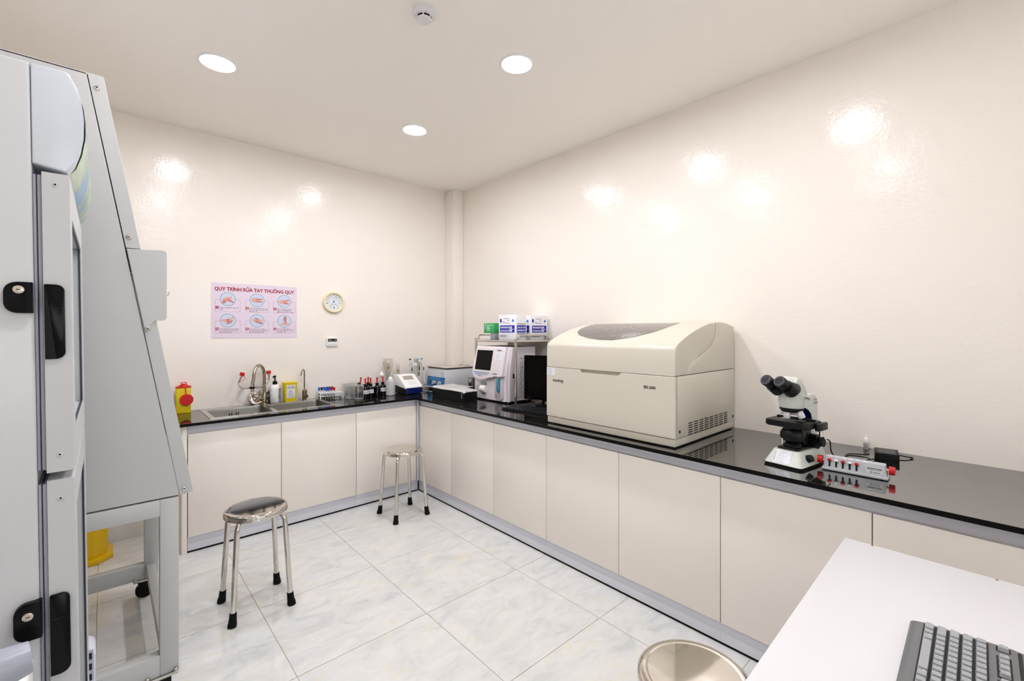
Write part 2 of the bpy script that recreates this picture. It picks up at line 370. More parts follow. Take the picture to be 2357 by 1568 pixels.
cabinet('base_cabinet', 'cream two-door base cabinet under the large ivory analyser', 'right', -2.067, -3.134, [-2.067, -2.599, -3.134])
cabinet('base_cabinet', 'cream two-door base cabinet under the microscope, partly behind the white desk', 'right', -3.134, -4.2, [-3.134, -3.669, -4.2])
cp = B().box(-.7735, -.7555, -.5465, -.529, .0965, .8005, bev=.002).obj('corner_post', m_alu)
tag(cp, 'slim grey metal post in the inner corner between the cabinet runs', 'corner post')
# ---------------------------------------------------------------- sink
t = thing('double_sink', 'stainless steel double-bowl sink set in the black worktop', 'sink', (0, 0, HC))
RX0, RX1, RY0, RY1 = -2.264, -1.442, -.497, -.038
b1, b2, b3, b4 = -2.234, -1.884, -1.852, -1.468
B().cells([RX0, b1, b2, b3, b4, RX1], [RY0, -.458, -.105, RY1], lambda i, j: not (j == 1 and i in (1, 3)), .0002, .0035).obj('rim', m_steel, t, smooth=0)
m_basin = M('satin_steel_basin', (150, 147, 142), .34, metal=1., var=.06, vscale=60)
def basin(x0, x1):
    y0, y1, d = -.458, -.105, -.2; b = B()
    P = lambda r, z, g: [(p[0], p[1], z) for p in rrect(x0 + g, x1 - g, y0 + g, y1 - g, r, 4)]
    loops = [P(.006, .003, 0), P(.02, -.012, .001), P(.03, d + .03, .004), P(.035, d, .03)]
    V = [[b.bm.verts.new(p) for p in L] for L in loops]
    for A, C in zip(V, V[1:]):
        n = len(A)
        for k in range(n): b.bm.faces.new((A[k], A[(k + 1) % n], C[(k + 1) % n], C[k]))
    b.bm.faces.new(V[-1]); o = b.obj('basin', m_basin, t, smooth=50)
    B().lathe([(.045, .0), (.045, .002), (.036, .002), (.03, -.002), (0, -.002)], c=((x0 + x1) / 2, (y0 + y1) / 2, d + .001), seg=28).obj('drain', m_chrome, o)
    return o
bl = basin(b1, b2); basin(b3, b4)
for k in (-2, -1, 1, 2):
    B().box(-2.06 + k * .0145 - .0032, -2.06 + k * .0145 + .0032, -.1098, -.1065, -.062, -.033, bev=.0014).obj('overflow_slot', m_dark, bl)
B().cyl((-2.06, -.1098, -.047), (-2.06, -.1065, -.047), .004, seg=12).obj('overflow_screw', m_chrome, bl)
# ---------------------------------------------------------------- items on the back worktop
# main tap with eyewash heads
t = thing('eyewash_tap', 'tall gooseneck sink tap carrying a red-capped double eyewash', 'tap', (-1.845, -.052, HC + .0036))
B().lathe([(.028, 0), (.028, .004), (.018, .008), (.0175, .085), (.016, .09), (0, .09)], seg=24).obj('valve_body', m_nickel, t)
dx, dy = -.108, -.118     # reach of the spout
pts = [(0, 0, .08), (0, 0, .15), (0, 0, .215)]
for k in range(1, 13):
    a = PI * k / 12; f = (1 - math.cos(a)) / 2; pts.append((dx * f * .9, dy * f * .9, .215 + .092 * math.sin(a)))
pts += [(dx * .97, dy * .97, .185), (dx, dy, .165)]
B().tube(pts, .0118, seg=14).obj('spout', m_nickel, t)
B().tube([(0, 0, .042), (-.03, -.02, .042), (-.052, -.03, .044)], [.013, .013, .015], seg=14).obj('lever_hub', m_nickel, t)
B().cyl((-.042, -.026, .05), (-.04, -.026, .105), .0055, seg=12).obj('lever', m_nickel, t)
e = B().cyl((dx, dy, .172), (dx, dy, .15), .015, seg=18).obj('eyewash_body', m_chrome, t)
B().cyl((dx, dy, .152), (dx, dy, .138), .0185, seg=20).obj('diverter_nut', m_blackg, e)
B().cyl((dx, dy, .139), (dx, dy, .115), .0125, seg=18).obj('outlet', m_chrome, e)
ux, uy = .92, -.38
def L3(a, z): return (dx + ux * a, dy + uy * a, z)
B().cyl(L3(-.032, .145), L3(.045, .147), .009, seg=14).obj('cross_tube', m_chrome, e)
for sg, A in ((-1, [(-.03, .145), (-.055, .143), (-.078, .153), (-.09, .172), (-.091, .187)]), (1, [(.04, .147), (.07, .15), (.095, .165), (.108, .188), (.111, .2)])):
    B().tube([L3(a, z) for a, z in A], .0045, seg=8).obj('eyewash_pipe', m_chrome, t)
    a0, z0 = A[-1]; a1, z1 = (-.071, .238) if sg < 0 else (.109, .246)
    B().tube([L3(a0, z0), L3(a1, z1)], [.006, .0095], seg=12).obj('nozzle', m_chrome, t)
    d = (Vector(L3(a1, z1)) - Vector(L3(a0, z0))).normalized(); p = Vector(L3(a1, z1))
    B().cyl(p, p + d * .024, .0165, .0155, seg=18).obj('dust_cap', m_red, t)
    q = Vector(L3(a0, z0)); bow = .03 if sg < 0 else -.03
    B().tube([p + d * .006 + Vector((ux, uy, 0)) * bow * .5, (p + q) / 2 + Vector((ux, uy, 0)) * bow, q + Vector((ux, uy, 0)) * bow * .35 + Vector((0, 0, .004)), q], .0016, seg=6).obj('cap_strap', m_red, t)
def strainer(loc, tilt, rz, label):
    t = thing('sink_strainer', label, 'strainer', loc, rz, group='steel strainers leaning behind the tap')
    m = Matrix.Rotation(math.radians(tilt), 4, 'X')
    up = Matrix.Translation((0, 0, .052))
    prof = [(0, .004), (.012, .004), (.014, .0), (.03, .0), (.034, .006), (.045, .006), (.052, .002), (.052, -.001), (.045, .003), (.034, .002), (0, -.003)]
    B().lathe(prof, seg=36).xf(m @ up.inverted() @ up @ Matrix.Translation((0, .052, 0)) if False else Matrix.Translation((0, 0, .05 * math.sin(math.radians(tilt)) + .002)) @ m).obj('dish', m_chrome, t)
    B().lathe([(.007, .004), (.007, .014), (.004, .018), (0, .018)], seg=16).xf(Matrix.Translation((0, 0, .05 * math.sin(math.radians(tilt)) + .002)) @ m).obj('knob', m_chrome, t)
strainer((-1.898, -.038, HC + .0036), 64, 6, 'round steel sink strainer leaning on the wall left of the gooseneck tap')
strainer((-1.806, -.0145, HC + .0036), 84, 0, 'round steel sink strainer half hidden between the gooseneck tap and soap bottle')
# soap bottle
t = thing('soap_bottle', 'white hand-soap bottle with a black pump top', 'bottle', (-1.772, -.062, HC + .0036), 12)
B().lathe([(0, 0), (.030, 0), (.034, .004), (.036, .03), (.0385, .085), (.0375, .115), (.031, .136), (.020, .145), (.0155, .147), (.0155, .15)], seg=32, sy=.75).obj('body', m_white, t)
B().lathe([(.017, .148), (.017, .166), (.015, .168), (.012, .173), (0, .173)], seg=24).obj('collar', m_black, t)
p = B().cyl((0, 0, .17), (0, 0, .205), .0045, .006, seg=12).obj('pump_stem', m_black, t)
B().tube([(.008, .004, .209), (0, 0, .21), (-.016, -.008, .207), (-.019, -.009, .2)], [.006, .008, .0065, .004], seg=10).obj('pump_spout', m_black, p)
b = B()
for k in range(13):
    z = .112 - k * .0066; xm = .009 + .016; wd = .011 * random.uniform(.7, 1)
    b.box(xm - wd, xm + wd, -.0298, -.0225, z, z + (.0042 if k in (2, 11) else .0026))
b.obj('printed_text', m_grink, t, smooth=0)
# yellow biohazard box
t = thing('biohazard_box', 'small yellow waste box with a white biohazard label, beside the soap bottle', 'waste box', (-1.662, -.062, HC + .0036), -6)
b = B(); lo = rrect(-.040, .040, -.03, .03, .008, 4); hi = rrect(-.052, .052, -.036, .036, .01, 4)
V0 = [b.bm.verts.new((x, y, 0)) for x, y in lo]; V1 = [b.bm.verts.new((x, y, .155)) for x, y in hi]; n = len(lo)
for k in range(n): b.bm.faces.new((V0[k], V0[(k + 1) % n], V1[(k + 1) % n], V1[k]))
b.bm.faces.new(V0[::-1]); b.bm.faces.new(V1); b.obj('body', m_yel, t, smooth=50)
B().prism(rrect(-.053, .053, -.037, .037, .011, 4), 'z', .148, .157, bev=.003).obj('lid', m_yel, t)
lb = place('label', B().box(-.029, .033, -.0007, 0, -.052, .052).obj('label', m_label, mesh_only=True, smooth=0), t, (0, -.0342, .083), (math.radians(2.2), 0, 0))
text('warning_text', 'NGUY HIỂM', .0125, m_ink, lb, (.002, -.001, .030), width=.052, bold=.0004)
tri = B()
for r0, r1, mm in ((.021, .019, 0),):
    def tp(r): return [(r * math.sin(a), -.001, -.004 + r * math.cos(a)) for a in (0, 2 * PI / 3, 4 * PI / 3)]
    A, C = tp(r0), tp(r1)
    for k in range(3): tri.face([A[k], A[(k + 1) % 3], C[(k + 1) % 3], C[k]])
tri.obj('warning_triangle', m_ink, lb, smooth=0)
hz = B()
for a in (0, 2 * PI / 3, 4 * PI / 3):
    cx, cz = .0042 * math.sin(a), -.004 + .0042 * math.cos(a); ring = []
    for k in range(12):
        u = 2 * PI * k / 12; ring.append(((cx + .0045 * math.sin(u), -.001, cz + .0045 * math.cos(u)), (cx + .003 * math.sin(u), -.001, cz + .003 * math.cos(u))))
    for k in range(12): hz.face([ring[k][0], ring[(k + 1) % 12][0], ring[(k + 1) % 12][1], ring[k][1]])
hz.obj('biohazard_symbol', m_ink, lb, smooth=0)
b = B()
for z, wd, h in ((.045, .05, .0016), (.041, .04, .0014), (-.021, .034, .0018), (-.029, .05, .0026), (-.035, .03, .0014), (-.045, .05, .003)): b.box(.002 - wd / 2, .002 + wd / 2, -.001, -.0006, z, z + h)
b.obj('small_print', m_grink, lb, smooth=0)
# slim filter tap
t = thing('filter_tap', 'slim gooseneck drinking-water tap at the right end of the sink', 'tap', (-1.552, -.068, HC + .0036))
B().lathe([(.017, 0), (.017, .08), (.012, .086), (.007, .088), (0, .088)], seg=20).obj('body', m_nickel, t)
B().tube([(0, 0, .08), (0, 0, .21)] + [(-.02 * (1 - math.cos(PI * k / 10)) * .75, -.02 * (1 - math.cos(PI * k / 10)) * .6, .222 + .03 * math.sin(PI * k / 10)) for k in range(11)] + [(-.036, -.027, .205)], .0055, seg=10).obj('spout', m_nickel, t)
B().tube([(.004, -.012, .032), (.01, -.03, .032)], [.012, .014], seg=16).obj('valve_knob', m_nickel, t)
B().cyl((.008, -.026, .04), (.01, -.026, .088), .0042, seg=10).obj('lever', m_nickel, t)
# yellow sharps box
t = thing('sharps_box', 'yellow sharps box with red lid and hanging red cap, left end of the worktop', 'sharps box', (-2.36, -.075, HC), -8)
B().prism(rrect(-.042, .042, -.04, .04, .009, 4), 'z', .0, .178, bev=.004).obj('body', m_yel, t)
B().prism(rrect(-.045, .045, -.043, .043, .01, 4), 'z', .178, .186, bev=.0015).obj('lid', m_red, t)
B().lathe([(.03, .186), (.028, .193), (.012, .197), (.012, .203), (0, .204)], seg=24).obj('lid_dome', m_red, t)
B().tube([(-.012, -.03, .188), (-.014, -.01, .212), (.014, .0, .212), (.02, -.02, .19)], .003, seg=8).obj('lid_loop', m_red, t)
B().lathe([(0, -.002), (.035, -.002), (.0352, -.003), (.038, -.003), (.039, -.001), (.039, .004), (.036, .006), (0, .006)], seg=32).xf(Matrix.Translation((.019, -.048, .095)) @ Matrix.Rotation(PI / 2, 4, 'X')).obj('hanging_cap', m_red, t, smooth=20)
B().box(.013, .026, -.05, -.044, .052, .059, bev=.001).obj('cap_tab', m_red, t)
B().tube([(.012, -.044, .182), (.014, -.05, .165), (.015, -.05, .15), (.016, -.05, .13)], .003, seg=8).obj('cap_strap', m_red, t)
B().box(-.0426, -.0418, -.02, .02, .09, .14).obj('label', m_label, t, smooth=0)
# tube rack and tubes
RKX, RKY, RKZ = -1.335, -.088, HC
t = thing('tube_rack', 'white plastic test-tube rack right of the sink, half empty', 'tube rack', (RKX, RKY, RKZ), -6)
m_rack = M('rack_plastic', (238, 240, 240), .4)
nx, ny = 9, 4; xg = [-.105]; yg = [-.045]
for k in range(nx): xg += [-.105 + .0027 + k * .021, -.105 + .0027 + k * .021 + .0156]
for k in range(ny): yg += [-.045 + .0034 + k * .0225, -.045 + .0034 + k * .0225 + .0156]
xg.append(.084); yg.append(.045)
hole = lambda i, j: not (i % 2 == 1 and j % 2 == 1)
for z in (.022, .047): B().cells(xg, yg, hole, z, z + .004).obj('grid_plate', m_rack, t, smooth=0)
for x in (-.101, .080):
    for y in (-.041, .041): B().box(x - .004, x + .004, y - .004, y + .004, 0, .047).obj('leg', m_rack, t, smooth=0)
m_blood = M('dark_blood', (40, 6, 8), .3)
m_tglass = glass_mat('tube_plastic', (244, 246, 246))
capm = {'blue': m_blue, 'black': M('black_cap', (16, 20, 32), .4), 'red': m_red}
rk = t
mats_cap = {}
def tube(col, i, j, label):
    x = -.105 + .0027 + i * .021 + .0078; y = -.045 + .0034 + j * .0225 + .0078
    a = math.radians(-6); wx = RKX + x * math.cos(a) - y * math.sin(a); wy = RKY + x * math.sin(a) + y * math.cos(a)
    t = thing('blood_tube', label, 'test tube', (wx, wy, RKZ + .003), group='blood tubes in the white rack')
    B().lathe([(0, 0), (.004, .001), (.0062, .005), (.0062, .075), (.0056, .075), (.0056, .006), (0, .002)], seg=14).obj('glass', m_tglass, t)
    B().lathe([(0, .0025), (.0036, .003), (.0054, .006), (.0054, .028), (0, .028)], seg=14).obj('blood', m_blood, t)
    B().lathe([(.0084, .067), (.0090, .071), (.0090, .088), (.0078, .091), (0, .091)], seg=16).obj('cap', capm[col], t)
    B().lathe([(.0064, .034), (.0064, .058)], seg=14).obj('label', m_label, t)
tube('blue', 0, 3, 'blue-capped blood tube at the far left corner of the white rack')
tube('black', 1, 3, 'black-capped blood tube between two blue caps in the back row')
tube('blue', 2, 3, 'blue-capped blood tube third in the back row of the rack')
tube('black', 3, 3, 'leftmost of the three neighbouring black-capped tubes in the back row')
tube('black', 4, 3, 'middle of the three neighbouring black-capped tubes in the back row')
tube('black', 5, 3, 'rightmost black-capped blood tube in the back row of the rack')
tube('blue', 2, 0, 'left one of the paired blue-capped tubes in the front row')
tube('blue', 3, 0, 'right one of the paired blue-capped tubes in the front row')
tube('red', 4, 0, 'left one of the two red-capped blood tubes in the front row')
tube('red', 5, 0, 'right one of the two red-capped blood tubes in the front row')
# glass staining jars
m_pur = M('violet_stain', (46, 24, 66), .3)
m_edge = bpy.data.materials.new('thick_glass_edge'); m_edge.use_nodes = True; _n = m_edge.node_tree; _n.nodes.clear()
_a = _n.nodes.new('ShaderNodeBsdfTransparent'); _a.inputs[0].default_value = lin((244, 246, 245)); _b = _n.nodes.new('ShaderNodeBsdfPrincipled'); _b.inputs['Base Color'].default_value = lin((226, 226, 222)); _b.inputs['Roughness'].default_value = .08
_m = _n.nodes.new('ShaderNodeMixShader'); _m.inputs[0].default_value = .42; _o2 = _n.nodes.new('ShaderNodeOutputMaterial')
_n.links.new(_a.outputs[0], _m.inputs[1]); _n.links.new(_b.outputs[0], _m.inputs[2]); _n.links.new(_m.outputs[0], _o2.inputs[0])
def jar(x, y, rz, label, stain=False):
    t = thing('staining_jar', label, 'glass jar', (x, y, HC), rz, group='clear glass staining jars')
    b = B(); sh = lambda g, z, r: [b.bm.verts.new((p[0], p[1], z)) for p in rrect(-.031 + g, .031 - g, -.029 + g, .029 - g, r, 3)]
    R = [sh(.004, 0, .006), sh(.002, .012, .006), sh(.0, .016, .006), sh(0, .106, .006), sh(-.002, .112, .006), sh(.002, .112, .006), sh(.004, .106, .006), sh(.004, .016, .005)]
    for A, C in zip(R, R[1:]):
        for k in range(len(A)): b.bm.faces.new((A[k], A[(k + 1) % len(A)], C[(k + 1) % len(C)], C[k]))
    b.bm.faces.new(R[0][::-1]); b.bm.faces.new(R[-1]); b.obj('vessel', m_glass, t, smooth=45)
    for q0, q1, q2, q3, q4, q5 in ((-.033, .033, -.031, -.0275, .108, .1125), (-.033, .033, .0275, .031, .108, .1125), (-.033, -.0295, -.0275, .0275, .108, .1125), (.0295, .033, -.0275, .0275, .108, .1125)): B().box(q0, q1, q2, q3, q4, q5, bev=.001).obj('rim_edge', m_edge, t)
    for q0, q1 in ((-.031, -.029), (.028, -.029), (-.031, .026), (.028, .026)): B().box(q0, q0 + .003, q1, q1 + .003, .012, .108).obj('corner_edge', m_edge, t, smooth=0)
    B().box(-.029, .029, -.027, .027, .001, .012, bev=.003).obj('thick_base', m_edge, t)
    for k in range(3):
        xx = -.016 + k * .016
        for yy in (-.0255,): B().box(xx - .0012, xx + .0012, yy, yy + .003, .018, .1).obj('rib', m_glass, t, smooth=0)
    if stain: B().box(-.018, .022, -.0195, .0205, .0165, .05, bev=.004).obj('stain', m_pur, t)
jar(-1.197, -.312, 18, 'clear staining jar with violet stain, front right of the jars', True)
jar(-1.238, -.236, 14, 'clear empty staining jar at the front left of the jars')
jar(-1.218, -.166, 14, 'clear empty staining jar second back in the left row of jars')
jar(-1.206, -.092, 12, 'clear empty staining jar at the back left, near the tube rack')
jar(-1.166, -.240, 16, 'clear staining jar with violet stain, behind the front right jar', True)
jar(-1.136, -.078, 14, 'clear empty staining jar at the back right, near the wall')
# dropper bottles
m_amber = M('dark_amber_glass', (8, 4, 3), .1, ior=1.35)
m_amb2 = M('amber_dropper_glass', (190, 120, 10), .1)
def dropper(x, y, label, lab=True, tilt=0, h=1.0):
    t = thing('dropper_bottle', label, 'dropper bottle', (x, y, HC), random.uniform(-8, 8), group='amber dropper bottles with red bulbs')
    B().lathe([(0, 0), (.027, 0), (.030, .003), (.030, .075), (.026, .087), (.013, .096), (.0115, .1)], seg=28).obj('body', m_amber, t)
    B().lathe([(.0135, .096), (.0135, .110), (.017, .113), (.0165, .117), (.007, .119), (0, .119)], seg=20).obj('stopper', m_black, t)
    B().lathe([(.0062, .118), (.0068, .123), (.0055, .127), (0, .127)], seg=14).obj('glass_collar', m_amb2, t)
    B().lathe([(.0068, .122), (.0072, .128), (.0056, .134), (.006, .146), (.0082, .155), (.0082, .162), (.005, .168), (0, .169)], seg=16).xf(Matrix.Rotation(tilt, 4, 'Y')).obj('rubber_bulb', m_red, t)
    if lab:
        b = B(); ring = []
        for k in range(9):
            a = math.radians(-90 - 52 + 104 * k / 8 - 14); ring.append(((.0304 * math.cos(a), .0304 * math.sin(a), .038), (.0304 * math.cos(a), .0304 * math.sin(a), .07)))
        for p, q in zip(ring, ring[1:]): b.face([p[0], q[0], q[1], p[1]])
        l = b.obj('label', m_label, t)
        b = B()
        for z, u0, u1 in ((.062, 3, 6), (.054, 1, 7), (.046, 2, 6)):
            for k in range(u0, u1):
                P = []
                for (kk, zz) in ((k, z), (k + 1, z), (k + 1, z + .003), (k, z + .003)):
                    a = math.radians(-90 - 52 + 104 * kk / 8 - 14); P.append((.0307 * math.cos(a), .0307 * math.sin(a), zz))
                b.face(P)
        b.obj('writing', m_grink, l, smooth=0)
dropper(-1.128, -.292, 'amber dropper bottle right beside the violet staining jar, lowest bulb')
dropper(-1.072, -.272, 'amber dropper bottle second of the front row, with a white label')
dropper(-1.008, -.262, 'amber dropper bottle without a label in the front row', lab=False)
dropper(-.940, -.232, 'amber dropper bottle next to the plastic wash bottle, tallest bulb')
dropper(-1.128, -.166, 'amber dropper bottle half hidden behind the glass jars, leaning bulb', tilt=.1)
dropper(-1.052, -.178, 'amber dropper bottle behind the front row, seen between two bulbs', lab=False)
# clear bottle with white cone cap
t = thing('cone_cap_bottle', 'clear bottle with a white pointed cap behind the dropper bottles', 'bottle', (-.90, -.125, HC))
B().lathe([(0, 0), (.036, 0), (.038, .004), (.038, .115), (.034, .135), (.022, .15), (.018, .155), (.018, .168), (.0165, .168), (.0165, .154), (.036, .115), (.036, .006), (0, .003)], seg=28).obj('body', m_glass, t)
B().lathe([(.020, .155), (.020, .160)], seg=24).obj('neck_band', m_grey, t)
B().lathe([(.021, .162), (.021, .176), (.018, .178), (.015, .183), (.003, .203), (0, .204)], seg=24).obj('cap', m_white, t)
# wash bottle
m_pe = M('translucent_polyethylene', (226, 228, 228), .4, trans=.35)
t = thing('wash_bottle', 'translucent white plastic wash bottle left of the strip reader', 'bottle', (-.893, -.285, HC), 0)
B().lathe([(0, 0), (.036, 0), (.041, .006), (.041, .122), (.038, .13), (.02, .135), (.017, .138), (.017, .145)], seg=32).obj('body', m_pe, t)
B().lathe([(.0395, .004), (.0403, .008), (.0403, .068), (0, .0682)], seg=32).obj('liquid', M('clear_liquid', (206, 209, 210), .1), t)
B().lathe([(.02, .136), (.02, .152), (.012, .158), (.009, .165), (0, .165)], seg=24).obj('cap', m_white, t)
B().tube([(0, 0, .16), (.003, 0, .185), (.012, -.004, .215), (.024, -.008, .235), (.032, -.01, .24)], [.0045, .004, .0035, .003, .002], seg=10).obj('nozzle', m_pe, t)
# graduated cylinders
m_grad = M('amber_graduation', (170, 128, 60), .6)
m_bag = glass_mat('thin_plastic_bag', (247, 246, 243), .8, .15)
def cylinder(x, y, h, r, label, bag=False):
    t = thing('graduated_cylinder', label, 'measuring cylinder', (x, y, HC), group='glass measuring cylinders')
    B().lathe([(0, 0), (.03, 0), (.03, .006), (.012, .012), (r, .018), (r, h - .006), (r + .004, h), (r + .002, h), (r - .0015, h - .008), (r - .0015, .02), (0, .018)], seg=24).obj('vessel', m_glass, t)
    b = B()
    for k in range(9): b.box(.004, r * .95, -r - .0006, -r * .35, .04 + k * .018, .042 + k * .018)
    b.box(-r * .7, r * .5, -r - .0004, -r * .7, h - .075, h - .055); b.obj('graduations', m_grad, t, smooth=0)
    if bag:
        bb = B().lathe([(.022, .10), (.024, .15), (.034, .2), (.044, .25), (.046, .28), (.036, .295), (.042, .315)], seg=28)
        for v in bb.bm.verts: v.co += Vector((random.uniform(-.003, .003), random.uniform(-.003, .003), 0))
        bb.obj('plastic_bag', m_bag, t)
cylinder(-.800, -.055, .29, .0165, 'glass measuring cylinder wrapped in a thin plastic bag', True)
cylinder(-.700, -.055, .258, .0165, 'bare glass measuring cylinder behind the strip reader')
# strip reader
t = thing('strip_reader', 'white and blue wedge-shaped test-strip reader in the worktop corner', 'analyser', (-.702, -.368, HC), 2)
pf = [(0, .012), (0, .058), (.012, .072), (.125, .162), (.14, .168), (.21, .168), (.21, .012)]
B().prism([(0.01, .006), (.01, .05), (.2, .07), (.2, .006)], 'x', -.083, .083, bev=.003).obj('base', m_black, t)
B().prism([(.0, .05), (.0, .064), (.012, .074), (.125, .163), (.14, .170), (.21, .170), (.21, .075), (.09, .07)], 'x', -.088, .088, bev=.006, seg=3).obj('shell', m_white, t)
B().prism([(-.006, .01), (-.006, .055), (.004, .063), (.02, .063), (.02, .01)], 'x', -.083, .083, bev=.004).obj('front_panel', M('navy_panel', (8, 30, 92), .25), t)
sl = math.atan2(.089, .113)
def onslope(u0, u1, v0, v1, h0, h1, name, mat, par, bev=0.):
    o = B().box(u0, u1, v0, v1, h0, h1, bev=bev).xf(Matrix.Translation((0, .012, .074)) @ Matrix.Rotation(sl, 4, 'X')).obj(name, mat, par, smooth=0)
    return o
onslope(-.055, .045, .085, .135, .0005, .0018, 'screen', M('grey_lcd', (168, 160, 154), .3), t)
b = B()
for i in range(4):
    for j in range(3): b.box(-.03 + i * .02, -.018 + i * .02, .022 + j * .018, .031 + j * .018, .0003, .0012)
b.xf(Matrix.Translation((0, .012, .074)) @ Matrix.Rotation(sl, 4, 'X')).obj('keypad', M('pale_key', (214, 212, 208), .5), t, smooth=0)
B().box(.035, .065, -.0075, -.003, .032, .046).obj('strip_slot', m_dark, t, smooth=0)
for x in (-.06, .06):
    for y in (.03, .17): B().cyl((x, y, 0), (x, y, .007), .008, seg=12).obj('foot', m_rub, t)
# pipette stand with three pipettes
PX, PY = -.535, -.108
t = thing('pipette_stand', 'small white carousel stand holding three pipettes', 'stand', (PX, PY, HC))
B().lathe([(0, 0), (.06, 0), (.06, .008), (.02, .014), (0, .014)], seg=28).obj('base', m_black, t)
B().cyl((0, 0, .012), (0, 0, .30), .007, seg=14).obj('pole', m_white, t)
B().lathe([(.016, .232), (.038, .236), (.038, .262), (.016, .266)], seg=28).obj('hanger_ring', m_white, t)
B().lathe([(0, .266), (.012, .266), (.018, .272), (.022, .305), (0, .305)], seg=20).obj('grip_knob', m_grey, t)
B().box(.02, .045, -.01, .012, .014, .055, bev=.003).obj('counterweight', m_black, t)
def pipette(dx, dy, lean, body, cap, label, s=1.0):
    t = thing('pipette', label, 'pipette', (PX + dx, PY + dy, HC + .052), 0, group='pipettes on the carousel stand')
    m = Matrix.Rotation(lean, 4, 'Y')
    B().tube([(0, 0, .09), (0, 0, .125), (0, 0, .19), (0, 0, .225)], [.0085, .0125, .0135, .0125], seg=12).xf(m).obj('handle', body, t)
    B().tube([(0, 0, .0), (0, 0, .03), (0, 0, .07), (0, 0, .092)], [.0025, .0045, .006, .0085], seg=10).xf(m).obj('shaft', m_white, t)
    B().cyl((0, 0, .222), (0, 0, .248), .004, seg=8).xf(m).obj('plunger', m_white, t)
    B().cyl((0, 0, .246), (0, 0, .257), .0085, .0095, seg=14).xf(m).obj('button', cap, t)
    B().tube([(0, .008, .2), (0, .028, .206), (0, .032, .195)], .004, seg=8).xf(m).obj('finger_hook', body, t)
    B().box(-.004, .004, -.0145, -.0115, .14, .172).xf(m).obj('volume_window', m_black, t, smooth=0)
    B().cyl((0, 0, -.006), (0, 0, .004), .004, seg=8).xf(m).obj('tip_cone', m_black, t)
cy = M('cyan_plastic', (34, 150, 205), .4)
pipette(-.05, -.034, -.13, M('grey_pipette', (205, 202, 198), .35), m_black, 'grey pipette with a dark button, left on the carousel stand')
pipette(.0, -.052, .0, m_chrome, m_grey, 'silvery pipette in the middle of the carousel stand')
pipette(.082, -.03, -.14, m_white, cy, 'white pipette with a cyan button, right on the carousel stand')
# centrifuge
t = thing('centrifuge', 'white boxy bench centrifuge with a blue control panel in the corner', 'centrifuge', (-.385, -.228, HC), -90)
# local: +x -> world -y ; +y -> world +x
B().prism([(-.012, .018), (.014, .206), (.345, .206), (.345, .018)], 'x', -.162, .168, bev=.006).obj('body', M('centrifuge_white', (222, 225, 231), .3), t)
B().box(-.166, .172, .006, .352, .2065, .218, bev=.003).obj('lid', M('lid_brown_edge', (58, 44, 40), .3), t)
B().box(-.162, .168, .012, .347, .2165, .2205, bev=.002).obj('lid_top', M('lid_grey_top', (196, 186, 176), .25), t)
for x in (-.06, -.03, .05, .08): B().cyl((x, .33, .2205), (x, .33, .228), .005, seg=10).obj('hinge_stud', m_nickel, t)
pa = math.atan2(.026, .188)
def onfront(u0, u1, v0, v1, d0, d1, name, mat, par, bev=0.):
    return B().box(u0, u1, -d1, -d0, v0, v1, bev=bev).xf(Matrix.Translation((0, -.012, .018)) @ Matrix.Rotation(-pa, 4, 'X')).obj(name, mat, par, smooth=0)
pn = onfront(-.150, .158, .012, .108, .0002, .0016, 'control_panel', M('blue_panel', (18, 96, 168), .3), t)
mf = Matrix.Translation((0, -.012, .018)) @ Matrix.Rotation(-pa, 4, 'X')
tt = text('panel_text', '80-1 Electronic Centrifuge', .022, M('cyan_ink', (140, 220, 240), .5), pn, (0, 0, 0), width=.17)
tt.matrix_local = mf @ Matrix.Translation((.0, -.0022, .096)) @ Matrix.Rotation(PI / 2, 4, 'X')
b = B()
for (u0, u1, v0, v1) in ((-.135, -.06, .018, .086), (-.05, .035, .018, .08), (.045, .145, .018, .08)):
    for q in ((u0, u1, v0, v0 + .002), (u0, u1, v1 - .002, v1), (u0, u0 + .002, v0, v1), (u1 - .002, u1, v0, v1)): b.box(q[0], q[1], -.0022, -.0015, q[2], q[3])
b.xf(mf).obj('panel_frames', M('cyan_ink'), pn, smooth=0)
onfront(-.115, -.08, .042, .062, .0015, .006, 'power_switch', m_black, t, .002)
onfront(-.104, -.091, .047, .057, .006, .0066, 'switch_light', M('green_led', (40, 190, 90), .4), t)
for u in (-.01, .085):
    B().cyl((u, -.0015, .05), (u, -.026, .05), .020, .017, seg=20).xf(mf).obj('knob', m_grey, t)
lines_label(t, .085, .15, .13, .185, .0, 6)
B().box(-.15, .155, .02, .33, .0, .019).obj('underframe', M('under_grey', (120, 122, 128), .6), t, smooth=0)
# black box with plastic sheet
t = thing('black_box', 'flat black box covered with a pale plastic sheet, in front of the centrifuge', 'box', (-.645, -.815, HC), -90)
B().box(-.24, .24, 0, .135, 0, .088, bev=.006).obj('body', m_black, t)
b = B(); nx_, ny_ = 26, 12; V = []
for i in range(nx_ + 1):
    for j in range(ny_ + 1):
        u = -.25 + .5 * i / nx_; v = -.01 + (.235 if u < .09 else .142) * j / ny_
        V.append(b.bm.verts.new((u + .004 * math.sin(j * 1.3), v, .0925 + .0012 * math.sin(u * 40 + v * 25) * math.sin(v * 60 + 1) + .0015 * math.sin(u * 17) - (.012 if j == 0 else 0) - (.01 if i in (0, nx_) else 0))))
for i in range(nx_):
    for j in range(ny_): b.bm.faces.new((V[i * (ny_ + 1) + j], V[(i + 1) * (ny_ + 1) + j], V[(i + 1) * (ny_ + 1) + j + 1], V[i * (ny_ + 1) + j + 1]))
sh = b.obj('plastic_sheet', M('milky_plastic_sheet', (206, 204, 202), .22), t, smooth=80)
sd = sh.modifiers.new('s', 'SOLIDIFY'); sd.thickness = .0012
